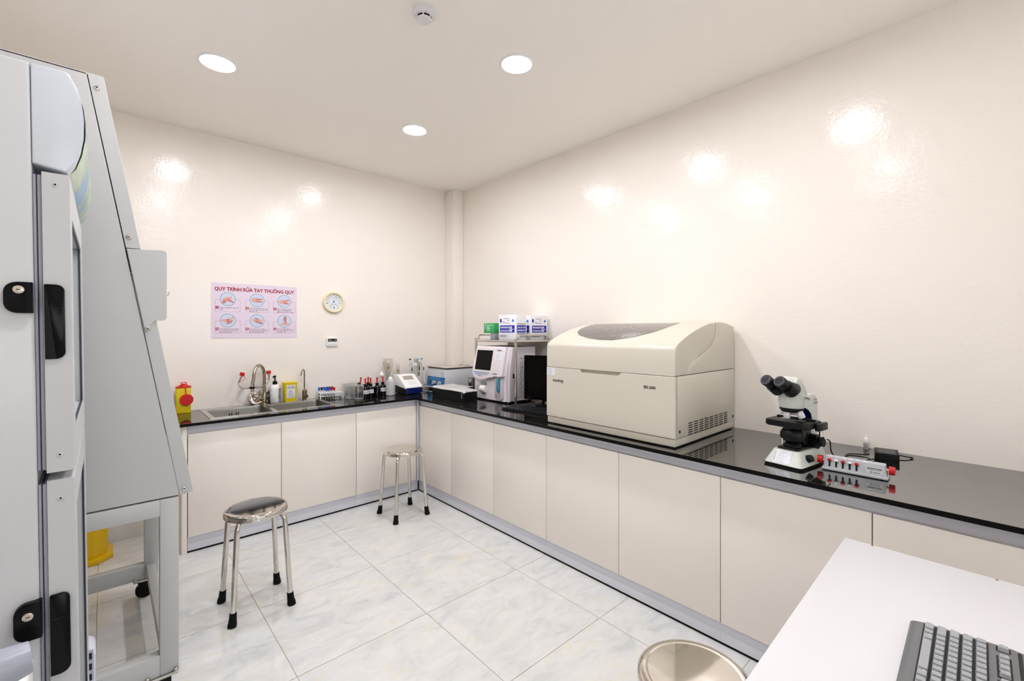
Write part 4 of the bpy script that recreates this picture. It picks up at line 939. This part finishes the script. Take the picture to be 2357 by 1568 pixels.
def disc(c, r, y, seg=28, sx=1., sz=1., rot=0.):
    out = []
    for k in range(seg):
        a = 2 * PI * k / seg; u, v = r * sx * math.cos(a), r * sz * math.sin(a); out.append((c[0] + u * math.cos(rot) - v * math.sin(rot), y, c[1] + u * math.sin(rot) + v * math.cos(rot)))
    return out
hands = [[(-.006, -.002, .032, .017, .35), (.014, -.012, .03, .007, -.5), (.006, .012, .024, .006, .2), (-.024, -.02, .016, .012, .9)],
         [(-.012, .0, .03, .019, 0), (.014, .008, .026, .005, .1), (.016, -.001, .026, .005, 0), (.014, -.011, .026, .005, -.1)],
         [(-.01, -.006, .032, .018, -.1), (.016, .006, .026, .005, .25), (.018, -.004, .026, .005, 0), (.014, -.016, .024, .006, -.25)],
         [(-.014, .0, .032, .012, 0), (.006, .0, .018, .014, 0), (.024, .014, .024, .008, .8), (.01, -.014, .026, .008, .5)],
         [(-.006, -.002, .034, .011, -.4), (.012, -.012, .03, .009, -.35), (.024, .002, .02, .009, .3), (-.002, .014, .02, .006, -.5)],
         [(.004, -.024, .036, .010, .05), (.004, .016, .012, .026, -.15), (-.002, -.006, .005, .018, 0), (.01, -.008, .005, .018, 0)]]
for k in range(6):
    cx = -.192 + (k % 3) * .197; cz = .292 if k < 3 else .130
    x0, x1, z0, z1 = cx - .082, cx + .082, cz - .092, cz + .002
    b = B(); A = rrect(x0, x1, z0, z1, .008, 3); C = rrect(x0 + .0016, x1 - .0016, z0 + .0016, z1 - .0016, .007, 3); n = len(A)
    for q in range(n): b.face([(A[q][0], -.0019, A[q][1]), (A[(q + 1) % n][0], -.0019, A[(q + 1) % n][1]), (C[(q + 1) % n][0], -.0019, C[(q + 1) % n][1]), (C[q][0], -.0019, C[q][1])])
    pnl = b.obj('panel_outline', M('poster_rose_line', (205, 130, 160), .5), t, smooth=0)
    B().face(disc((cx, cz + .004), .0515, -.0021)).obj('ring', m_teal, pnl, smooth=0)
    B().face(disc((cx, cz + .004), .0485, -.0023)).obj('picture', m_sky, pnl, smooth=0)
    b = B(); b2 = B()
    for i, (u, v, a_, c_, r_) in enumerate(hands[k]):
        (b if i % 2 == 0 else b2).face(disc((cx + u, cz + .004 + v), 1, -.0025 - i * .0002, 20, a_, c_, r_))
    b.obj('hand', m_skin, pnl, smooth=0); b2.obj('fingers', m_skin2, pnl, smooth=0)
    B().box(cx - .079, cx - .060, -.0021, -.0019, cz - .070, cz - .050).obj('number_badge', m_maroon, pnl, smooth=0)
    text('number', str(k + 1), .019, m_label, pnl, (cx - .0695, -.0024, cz - .060), bold=.0006)
    text('caption', caps[k], .0132, m_navyink, pnl, (cx - .055, -.0022, cz - (.072 if k else .067)), align='LEFT', leading=.92, width=.126)
t = thing('wall_thermometer', 'round cream thermo-hygrometer dial hanging on the wall', 'thermometer', (-1.291, 0, 1.645))
m_cr = M('cream_plastic', (240, 228, 186), .35); m_dial = M('dial_white', (226, 229, 233), .4)
rx = Matrix.Rotation(PI / 2, 4, 'X')
B().lathe([(.070, 0), (.092, 0), (.094, .008), (.092, .02), (.085, .026), (.077, .024), (.073, .014), (.073, .010)], seg=48).xf(rx).obj('rim', m_cr, t)
dl = B().lathe([(0, .010), (.074, .010), (.074, 0), (0, 0)], seg=48).xf(rx).obj('dial', m_dial, t)
for (c, r0, a0, a1, n, nums, sz) in (((0, .006), .044, 195, -15, 41, ['-30', '-20', '-10', '0', '10', '20', '30', '40', '50'], .0125), ((.003, -.046), .026, 195, -15, 31, ['10', '20', '30', '40', '50', '60', '70', '80', '90'], .008)):
    b = B()
    for k in range(n):
        a = math.radians(a0 + (a1 - a0) * k / (n - 1)); l_ = .004 if k % 5 else .007
        p = lambda r, off: (c[0] + r * math.cos(a) - off * math.sin(a), -.0104, c[1] + r * math.sin(a) + off * math.cos(a))
        b.face([p(r0, -.0004), p(r0 + l_, -.0004), p(r0 + l_, .0004), p(r0, .0004)])
    b.obj('scale', m_ink, dl, smooth=0)
    for k, s_ in enumerate(nums):
        a = math.radians(a0 + (a1 - a0) * k / (len(nums) - 1)); rr = r0 + sz * 1.05
        text('numeral', s_, sz, m_ink, dl, (c[0] + rr * math.cos(a), -.0105, c[1] + rr * math.sin(a)))
text('unit', '°C', .012, m_grink, dl, (-.003, -.0105, .03)); text('unit', '%RH', .007, m_grink, dl, (.003, -.0105, -.062))
B().box(-.064, -.047, -.0106, -.0102, -.014, -.009).obj('maker_mark', M('teal_mark', (60, 160, 150), .5), dl, smooth=0)
for (c, r, a, hub) in (((0, .006), .048, 52, .0062), ((.003, -.046), .026, 82, .005)):
    a = math.radians(a); n_ = Vector((-math.sin(a), 0, math.cos(a))) * .0006; p0 = Vector((c[0], -.0125, c[1])); p1 = p0 + Vector((math.cos(a), 0, math.sin(a))) * r
    B().face([p0 - n_, p1, p0 + n_]).obj('needle', m_ink, t, smooth=0)
    B().cyl((c[0], -.0105, c[1]), (c[0], -.0145, c[1]), hub, seg=18).obj('needle_hub', M('hub_blue', (20, 80, 170), .4), t)
b = B()
for k in range(8):
    a = math.radians(70 - k * 3); a2 = math.radians(70 - (k + 1) * 3)
    b.face([(.039 * math.cos(a), -.0104, .006 + .039 * math.sin(a)), (.043 * math.cos(a), -.0104, .006 + .043 * math.sin(a)), (.043 * math.cos(a2), -.0104, .006 + .043 * math.sin(a2)), (.039 * math.cos(a2), -.0104, .006 + .039 * math.sin(a2))])
b.obj('comfort_arc', M('teal_mark'), dl, smooth=0)
t = thing('digital_timer', 'small white digital timer with a dark display below the dial', 'timer', (-1.304, 0, 1.297))
B().prism(rrect(-.05, .05, -.037, .037, .006, 4), 'y', -.016, 0, bev=.003).obj('case', m_white, t)
ds = B().box(-.038, .038, -.0168, -.0155, .004, .030).obj('display', M('timer_lcd', (30, 32, 28), .3), t, smooth=0)
for u, s_ in ((-.026, '0'), (-.012, '6'), (.026, 'C')): text('digit', s_, .022, M('lcd_digit', (206, 206, 150), .5), ds, (u, -.0172, .017))
text('digit', '00', .010, M('lcd_orange', (210, 150, 40), .5), ds, (.004, -.0172, .012))
for k in range(3):
    bt = B().box(-.037 + k * .026, -.015 + k * .026, -.0168, -.0155, -.030, -.006, bev=.0006).obj('button', M('button_white', (232, 232, 236), .4), t)
    B().box(-.031 + k * .026, -.021 + k * .026, -.0172, -.0166, -.019, -.017).obj('button_mark', m_grink, bt, smooth=0)
# ---------------------------------------------------------------- stools
def stool(x, y, rz, label):
    t = thing('steel_stool', label, 'stool', (x, y, 0), rz, group='round stainless steel stools')
    B().lathe([(0, .4990), (.1165, .4990), (.1175, .4990), (.120, .4993), (.127, .5), (.136, .498), (.1435, .491), (.145, .482), (.1445, .470), (.141, .468), (.139, .470), (.139, .484), (0, .486)], seg=56).obj('seat', m_chrome, t, smooth=40)
    for k in range(4):
        a = math.radians(45 + 90 * k); c, s_ = math.cos(a), math.sin(a)
        P = [(.075, .474), (.098, .474)] + [(.098 + .052 * math.sin(u), .422 + .052 * math.cos(u)) for u in [PI / 2 * q / 7 for q in range(1, 8)]]
        P += [(.158, .32), (.170, .16), (.1785, .045)]
        pts = [(r * c, r * s_, z) for r, z in P]
        l = B().tube(pts, .0125, seg=16).obj('leg', m_chrome, t)
        B().tube([(.1765 * c, .1765 * s_, .062), (.180 * c, .180 * s_, .03), (.1835 * c, .1835 * s_, .012), (.186 * c, .186 * s_, .0)], [.0150, .0165, .0195, .019], seg=16).obj('rubber_foot', m_rub, l)
        B().cyl((.085 * c, .085 * s_, .484), (.085 * c, .085 * s_, .470), .018, seg=14).obj('weld_plate', m_chrome, l)
stool(-2.197, -1.395, 0, 'round steel stool nearest the grey safety cabinet, left of the floor')
stool(-1.092, -.886, 0, 'round steel stool in the inner corner of the cabinet runs')
stool(-1.635, -3.44, 8, 'round steel stool cut off by the bottom edge, beside the white desk')
# ---------------------------------------------------------------- desk and its keyboard
DZ = .75
t = thing('white_desk', 'white desk with a plain top in the lower right foreground', 'desk', (-1.062, -3.65, 0), .9)
m_desk = M('white_melamine', (222, 221, 224), .42, var=.006)
B().box(-1.25, 0, -.75, 0, DZ - .025, DZ, bev=.001).obj('desk_top', m_desk, t)
for x in (-1.24, -.028): B().box(x, x + .018, -.73, -.03, 0, DZ - .0252, bev=.001).obj('side_panel', m_desk, t)
B().box(-1.222, -.028, -.40, -.382, .30, DZ - .0252, bev=.001).obj('modesty_panel', m_desk, t)
for y in (-.069, -.325): B().cyl((-.006, y, DZ - .0005), (-.006, y, DZ + .0006), .0035, seg=10).obj('screw_head', M('brown_screw', (150, 120, 96), .5), t)
t = thing('computer_keyboard', 'grey-black computer keyboard on the white desk', 'keyboard', (-1.463, -3.848, DZ), 181.5)
# local: +x = user's right (towards the camera), +y away from the user
m_case = M('keyboard_case', (108, 109, 112), .3, var=.02); m_well = M('keyboard_well', (7, 7, 8), .5); m_key = M('grey_keycap', (160, 163, 167), .28); m_leg = M('legend', (225, 226, 228), .5)
KW, KD = .46, .172
cs = [(0, .0), (0, .010), (.004, .013), (.022, .0155), (.152, .0225), (KD, .0215), (KD, 0)]
B().prism(cs, 'x', 0, KW, bev=.003).obj('case', m_case, t)
def kz(y): return .0155 + (y - .022) * .007 / .130
def well(x0, x1, y0, y1):
    b = B(); 
    b.face([(x0, y0, kz(y0) + .0004), (x1, y0, kz(y0) + .0004), (x1, y1, kz(y1) + .0004), (x0, y1, kz(y1) + .0004)])
    b.obj('key_well', m_well, t, smooth=0)
well(.006, .298, .022, .118); well(.302, .362, .022, .05); well(.302, .362, .071, .118); well(.366, .452, .022, .118)
well(.006, .024, .128, .148); well(.042, .122, .128, .148); well(.130, .210, .128, .148); well(.218, .298, .128, .148); well(.302, .362, .128, .148)
kcache = {}
def key(x0, x1, y0, y1, lg=''):
    wd, dp = round(x1 - x0, 4), round(y1 - y0, 4)
    if (wd, dp) not in kcache:
        b = B(); lo = rrect(.0014, wd - .0014, .0014, dp - .0014, .0012, 2); hi = rrect(.0030, wd - .0030, .0030, dp - .0024, .0022, 2)
        A = [b.bm.verts.new((*p, 0)) for p in lo]; C = [b.bm.verts.new((*p, .0072)) for p in hi]; n = len(A)
        for k in range(n): b.bm.faces.new((A[k], A[(k + 1) % n], C[(k + 1) % n], C[k]))
        b.bm.faces.new(C); kcache[(wd, dp)] = b.obj('key', m_key, mesh_only=True, smooth=50)
    o = place('key', kcache[(wd, dp)], t, (x0, y0, kz((y0 + y1) / 2) + .0006))
    if lg: text('legend', lg, .0055, m_leg, o, (.0055, dp - .006, .0076), (0, 0, 0))
U = .01925; KX = .007
def row(y, items, x=KX):
    for it in items:
        wd, lg = it if isinstance(it, tuple) else (1, it)
        if lg is not None: key(x, x + wd * U - .0008, y, y + .0180, lg)
        x += wd * U
rows = [[(1.5, 'Ctrl'), (1, ' '), (1.25, 'Alt'), (6, ' '), (1.25, 'Alt'), (1, ' '), (1, ' '), (1.5, 'Ctrl')],
        [(2.25, '⇧')] + list('ZXCVBNM,./') + [(2.75, '⇧')], [(1.75, 'Caps')] + list("ASDFGHJKL;'") + [(2.25, 'Enter')],
        [(1.5, 'Tab')] + list('QWERTYUIOP[]') + [(1.5, '\\')], list('`1234567890-=') + [(2, '←')]]
for k, r_ in enumerate(rows): row(.023 + k * .0190, [(w_ if isinstance(w_, tuple) else (1, w_)) for w_ in r_])
def frow(items, x):
    for lg in items: key(x, x + .0178, .1295, .1470, lg); x += .0195
frow(['Esc'], .0065); frow(['F1', 'F2', 'F3', 'F4'], .0435); frow(['F5', 'F6', 'F7', 'F8'], .1315); frow(['F9', 'F10', 'F11', 'F12'], .2195); frow(['', '', ''], .3035)
for i in range(3): key(.3035 + i * U, .3035 + i * U + .0184, .023, .041)
key(.3035 + U, .3035 + U + .0184, .042, .0495)
for j in range(2):
    for i in range(3): key(.3035 + i * U, .3035 + i * U + .0184, .0725 + j * .0195 + .0035, .0905 + j * .0195 + .0035)
for j in range(5):
    for i in range(4): key(.368 + i * U, .368 + i * U + .0184, .023 + j * .019, .041 + j * .019)
B().tube([(.01 + .3 * k / 10, .1600, .0222) for k in range(11)], .0028, seg=8).obj('trim_groove', m_well, t)
# ---------------------------------------------------------------- safety cabinet
BY0, BY1 = -1.845, -.905
t = thing('safety_cabinet', 'tall grey biological safety cabinet with a sloping front on a wheeled stand', 'safety cabinet', (0, 0, 0))
B().prism([(-3.33, .775), (-2.566, .775), (-2.822, 2.278), (-3.33, 2.278)], 'y', BY0 + .006, BY1 - .006).obj('body', m_grey, t, smooth=0)
for y0, y1 in ((BY0, BY0 + .006), (BY1 - .006, BY1)):
    B().prism([(-3.335, .768), (-2.5595, .768), (-2.8165, 2.288), (-3.335, 2.288)], 'y', y0, y1, bev=.001).obj('side_panel', m_grey, t, smooth=0)
    B().prism([(-2.7135, 1.697), (-2.672, 1.697), (-2.7715, 2.285), (-2.814, 2.288)], 'y', y0 - .0005, y1, bev=.0012).obj('upper_side_strip', m_grey, t, smooth=0)
    B().prism([(-2.557, .764), (-2.515, .772), (-2.671, 1.6945), (-2.7125, 1.6945)], 'y', y0 - .0005, y1, bev=.0012).obj('lower_side_strip', m_grey, t, smooth=0)
B().prism([(-2.672, 1.697), (-2.680, 1.690), (-2.78, 2.278), (-2.7725, 2.284)], 'y', BY0 + .006, BY1 - .006).obj('front_cover', m_grey, t, smooth=0)
B().prism([(-2.556, 1.02), (-2.566, 1.02), (-2.682, 1.688), (-2.672, 1.690)], 'y', BY0 + .03, BY1 - .03).obj('sash', M('sash_glass', (60, 70, 74), .05), t, smooth=0)
B().prism([(-2.516, .775), (-2.57, .775), (-2.61, 1.0), (-2.556, 1.01)], 'y', BY0 + .006, BY1 - .006).obj('front_grille_panel', m_steel, t, smooth=0)
B().box(-3.335, -2.772, BY0, BY1, 2.284, 2.290).obj('top_panel', m_grey, t, smooth=0)
arcp = [(-2.597 - .012 + .012 * math.cos(a), 1.699 - .012 + .012 * math.sin(a)) for a in [0, .4, .8, 1.2, PI / 2]]
arcb = [(-2.597 - .012 + .012 * math.cos(a), 1.436 + .012 + .012 * math.sin(a)) for a in [-PI / 2, -1.2, -.8, -.4, 0]]
pl = [(-2.711, 1.693)] + arcp[::-1] + arcb[::-1] + [(-2.632, 1.436), (-2.640, 1.430), (-2.644, 1.416), (-2.645, 1.403), (-2.652, 1.393), (-2.660, 1.394)]
B().prism(pl, 'y', BY0 - .005, BY0 - .0008, bev=.0008).obj('side_bracket', m_grey, t, smooth=0)
B().tube([(-2.597, BY0 - .002, 1.548), (-2.590, BY0 - .002, 1.548), (-2.590, BY0 - .002, 1.535), (-2.596, BY0 - .002, 1.530)], .0016, seg=6).obj('latch', m_steel, t)
for x, z, yy in ((-2.789, 2.245, 0), (-2.705, 1.736, 0), (-2.544, .789, 0), (-2.653, 1.405, -.005)):
    sc = B().lathe([(.0085, 0), (.008, .002), (.005, .0035), (0, .004)], seg=16).xf(Matrix.Translation((x, BY0 + yy - .0006, z)) @ rx).obj('screw', m_chrome, t)
    B().cyl((x, BY0 + yy - .0040, z), (x, BY0 + yy - .0050, z), .0025, seg=6).obj('screw_socket', m_black, sc)
# stand: box frame on castors
PX0, PX1 = -2.617, -2.560
m_stand = m_grey
for y0, y1 in ((BY0, BY0 + .045), (BY1 - .045, BY1)):
    B().box(PX0, PX1, y0, y1, .10, .762, bev=.002).obj('stand_post', m_stand, t); B().box(-3.32, -3.263, y0, y1, .10, .762, bev=.002).obj('stand_post', m_stand, t)
    B().box(-3.263, PX0, y0, y1, .70, .762, bev=.002).obj('stand_top_rail', m_stand, t); B().box(-3.263, PX0, y0, y1, .10, .178, bev=.002).obj('stand_foot_rail', m_stand, t)
B().box(PX0 + .004, PX1 - .01, BY0 + .045, BY1 - .045, .705, .762, bev=.002).obj('stand_front_rail', m_stand, t)
B().box(PX0 + .008, PX1 - .012, BY0 + .045, BY1 - .045, .12, .172, bev=.002).obj('stand_cross_rail', m_stand, t)
for x in (-2.612, -3.27):
    for y in (BY0 + .022, BY1 - .022):
        c = B().box(x - .05, x + .05, y - .028, y + .026, .088, .0995, bev=.002).obj('castor_plate', m_steel, t)
        for dxx in (-.042, .042): B().lathe([(.010, 0), (.010, .004), (.0065, .004), (.0065, .012), (.004, .014), (0, .014)], seg=12).xf(Matrix.Translation((x + dxx, y - .024, .0995))).obj('bolt', m_chrome, c)
        B().box(x - .03, x + .03, y - .02, y + .02, .045, .089, bev=.006).obj('castor_fork', m_black, c)
        B().cyl((x - .005, y - .013, .036), (x - .005, y + .013, .036), .036, seg=24).obj('castor_wheel', m_rub, c)
# yellow bin beyond the stand
t = thing('yellow_bin', 'yellow pedal waste bin on the floor behind the stand', 'waste bin', (-2.935, -.185, 0))
m_bin = M('yellow_bin_plastic', (228, 186, 6), .35)
octa = lambda rx_, ry_, c_: [(-rx_ + c_, -ry_), (rx_ - c_, -ry_), (rx_, -ry_ + c_), (rx_, ry_ - c_), (rx_ - c_, ry_), (-rx_ + c_, ry_), (-rx_, ry_ - c_), (-rx_, -ry_ + c_)]
B().prism(octa(.205, .15, .07), 'z', 0, .032, bev=.006).obj('foot_ring', m_bin, t)
b = B(); A = [b.bm.verts.new((*p, .03)) for p in octa(.175, .125, .06)]; C = [b.bm.verts.new((*p, .42)) for p in octa(.19, .14, .06)]
for k in range(8): b.bm.faces.new((A[k], A[(k + 1) % 8], C[(k + 1) % 8], C[k]))
b.bm.faces.new(C); b.obj('body', m_bin, t, smooth=20)
B().prism(octa(.2, .15, .06), 'z', .42, .46, bev=.01).obj('lid', m_bin, t)
B().box(.028, .046, -.151, -.128, .03, .062, bev=.001).obj('pedal_slot', m_dark, t); B().box(.044, .05, -.153, -.128, .028, .066).obj('pedal_edge', m_red, t)
# ---------------------------------------------------------------- fridge
FY0, FY1 = -2.69, -2.03
t = thing('display_fridge', 'white upright display fridge with black handles and curved header, left edge', 'fridge', (-3.15, -2.36, 0)); t.rotation_euler = (0, math.radians(-.72), 0)
# lean is taken about the floor; compensate so eye level matches
def fx(x, z=1.4): return x + 3.15 + 1.4 * math.sin(math.radians(.72))
yl = lambda y: y + 2.36
m_fr = m_whiteg; m_fr2 = M('fridge_door_white', (194, 196, 198), .32); m_gas = M('grey_gasket', (150, 150, 160), .5)
XB, XG, XD = -2.872, -2.859, -2.8195
B().box(fx(-3.48), fx(XB), yl(FY0), yl(FY1), .09, 1.925, bev=.006, seg=3).obj('body', m_fr, t)
for z0, z1 in ((1.108, 1.712), (.10, 1.092)):
    g = B(); n0 = yl(FY0) + .004
    for x0, x1 in ((XB + .0002, XB + .005), (XB + .0065, XG)): g.box(fx(x0), fx(x1), n0, yl(FY1) - .004, z0 + .006, z1 - .006, bev=.002)
    g.obj('door_gasket', m_gas, t)
    B().box(fx(XB + .005), fx(XB + .0065), n0 + .003, yl(FY1) - .006, z0 + .004, z1 - .004).obj('gasket_groove', M('violet_dark', (40, 34, 70), .6), t, smooth=0)
    nm = 'upper_door' if z0 > 1 else 'lower_door'
    d = B().cells([z0, z0 + .075, z1 - .075, z1], [yl(FY0), yl(FY0) + .085, yl(FY1) - .085, yl(FY1)], lambda i, j: not (i == 1 and j == 1), 0, XD - XG)
    # map (z, y, depth) -> (x, y, z)
    for v in d.bm.verts: v.co = Vector((fx(XG) + v.co.z, v.co.y, v.co.x))
    bmesh.ops.bevel(d.bm, geom=[e for e in d.bm.edges if e.calc_face_angle(0) > .5], offset=.007, segments=3, affect='EDGES')
    do = d.obj(nm, m_fr2, t)
    B().box(fx(XG) + .012, fx(XG) + .022, yl(FY0) + .08, yl(FY1) - .08, z0 + .07, z1 - .07).obj('glass_pane', M('fridge_glass', (196, 200, 198), .06), do, smooth=0)
    B().cells([z0 + .068, z0 + .08, z1 - .08, z1 - .068], [yl(FY0) + .078, yl(FY0) + .09, yl(FY1) - .09, yl(FY1) - .078], lambda i, j: not (i == 1 and j == 1), 0, .004).xf(Matrix(((0, 0, 1, fx(XD) - .006), (0, 1, 0, 0), (1, 0, 0, 0), (0, 0, 0, 1)))).obj('pane_trim', M('blue_black_trim', (30, 30, 50), .4), do, smooth=0)
    # black handle set into the near edge of the door
    hz0, hz1 = (1.337, 1.487) if z0 > 1 else (.70, .862)
    hp = [(fx(-2.858), hz0), (fx(-2.832), hz0)] ; hp = rrect(fx(-2.858), fx(-2.829), hz0, hz1, .01, 5, rs=(.0, .014, .012, .002))
    hd_ = B().prism(hp, 'y', yl(FY0) - .006, yl(FY0) + .002, bev=.0015).obj('door_handle', m_blackg, t)
    B().box(fx(-2.8565), fx(-2.834), yl(FY0) - .0072, yl(FY0) - .0058, hz1 - .050, hz1 - .047).obj('handle_ridge', m_black, hd_, smooth=0)
    lp = rrect(fx(-2.911), fx(-2.8725), hz1 - .058, hz1 + .002, .02, 6, rs=(.018, .001, .001, .018)) if z0 > 1 else rrect(fx(-2.906), fx(-2.868), .79, .862, .02, 6, rs=(.018, .001, .001, .018))
    lk = B().prism(lp, 'y', yl(FY0) - .014, yl(FY0) + .002, bev=.002).obj('lock_housing', m_blackg, t)
    lx, lz = (-2.891, 1.474) if z0 > 1 else (-2.887, .838)
    B().lathe([(.0078, 0), (.0078, .002), (.006, .0028), (0, .0028)], seg=20).xf(Matrix.Translation((fx(lx), yl(FY0) - .014, lz)) @ rx).obj('key_lock', M('lock_brass', (200, 192, 178), .3, metal=.7), lk)
    B().box(fx(lx) - .003, fx(lx) + .003, yl(FY0) - .0172, yl(FY0) - .0165, lz - .0008, lz + .0008).obj('keyhole', m_dark, lk, smooth=0)
    for zz in ((1.689, 1.143) if z0 > 1 else (1.054, .16)):
        sc = B().lathe([(.0052, 0), (.005, .0012), (.003, .0016), (0, .0016)], seg=14).xf(Matrix.Translation((fx(-2.840), yl(FY0), zz)) @ rx).obj('screw', m_fr2, do)
        B().cyl((fx(-2.840), yl(FY0) - .0014, zz), (fx(-2.840), yl(FY0) - .0021, zz), .0018, seg=8).obj('screw_socket', m_black, sc)
hp = [(XB + .0005, 1.727), (-2.822, 1.717), (-2.812, 1.735), (-2.803, 1.765), (-2.7975, 1.80), (-2.7965, 1.835), (-2.7995, 1.868), (-2.806, 1.895), (-2.8165, 1.919), (-2.822, 1.924), (XB + .0005, 1.924)]
hd_ = B().prism([(fx(x), z) for x, z in hp], 'y', yl(FY0), yl(FY1), bev=.004, seg=3).obj('header_box', M('header_bluish_white', (206, 213, 222), .2), t)
fr_ = [(-2.8195, 1.722), (-2.8105, 1.735), (-2.8015, 1.765), (-2.796, 1.80), (-2.795, 1.835), (-2.798, 1.868), (-2.8045, 1.893)]
b = B(); cl = []
for k in range(13):
    y = yl(FY0) + .03 + (yl(FY1) - yl(FY0) - .06) * k / 12; cl.append([b.bm.verts.new((fx(x) + .0006, y, z)) for x, z in fr_])
for A, C in zip(cl, cl[1:]):
    for j in range(len(fr_) - 1): b.bm.faces.new((A[j], C[j], C[j + 1], A[j + 1]))
mh = M('header_picture', (150, 175, 140), .2); nt = mh.node_tree; n = nt.nodes.new('ShaderNodeTexNoise'); n.inputs['Scale'].default_value = 7; n.inputs['Detail'].default_value = 1
tc = nt.nodes.new('ShaderNodeTexCoord'); nt.links.new(tc.outputs['Object'], n.inputs['Vector']); r_ = nt.nodes.new('ShaderNodeValToRGB'); nt.links.new(n.outputs['Fac'], r_.inputs['Fac'])
el = r_.color_ramp.elements; el[0].position = .40; el[0].color = lin((96, 160, 205)); el[1].position = .62; el[1].color = lin((168, 196, 160)); k_ = el.new(.48); k_.color = lin((150, 170, 150))
nt.links.new(r_.outputs['Color'], nt.nodes['Principled BSDF'].inputs['Base Color'])
b.obj('header_picture', mh, hd_, smooth=60)
for x in (-3.42, -2.93):
    for y in (FY0 + .06, FY1 - .06): B().cyl((fx(x), yl(y), .012), (fx(x), yl(y), .095), .022, seg=14).obj('foot', m_black, t)
# low white unit with dark windows between fridge and stand
t = thing('floor_appliance', 'low white plastic unit with stacked dark blue windows beside the fridge', 'appliance', (-2.93, -1.945, 0))
B().prism(rrect(-.14, .139, -.0, .375, .02, 5, rs=(.005, .005, .03, .03)), 'y', -.045, .045, bev=.006).obj('housing', M('unit_white', (222, 226, 238), .3), t)
for k in range(5):
    z = .366 - k * .034
    f_ = B().box(-.12, .134, -.0475, -.0445, z - .031, z, bev=.001).obj('window_recess', M('recess_grey', (178, 184, 198), .5), t)
    B().box(-.11, .130, -.0485, -.0472, z - .029, z - .009).obj('dark_window', M('navy_window', (10, 16, 40), .15), f_, smooth=0)
# white trolley body with grey handle at the lower left
t = thing('white_trolley', 'white boxy trolley with a thick grey handle in the lower left corner', 'trolley', (-3.08, -2.83, 0))
B().box(-.22, .212, -.075, .075, .06, .797, bev=.012, seg=3).obj('body', m_white, t)
b = B().tube([(-.2, -.105, .828), (-.05, -.112, .845), (.08, -.112, .860), (.18, -.106, .871), (.222, -.098, .874)], [.034, .035, .034, .031, .024], seg=18); b.obj('grip_handle', M('blue_grey_plastic', (158, 162, 176), .35), t)
for x in (-.12, .12): B().tube([(x, -.108, .845), (x, -.085, .80), (x, -.05, .775)], .014, seg=12).obj('handle_bracket', m_grey, t)
for x in (-.17, .17):
    for y in (-.045, .045): B().cyl((x - .012, y, .032), (x + .012, y, .032), .032, seg=18).obj('castor_wheel', m_rub, t); B().box(x - .018, x + .018, y - .016, y + .016, .03, .064).obj('castor_fork', m_grey, t, smooth=0)
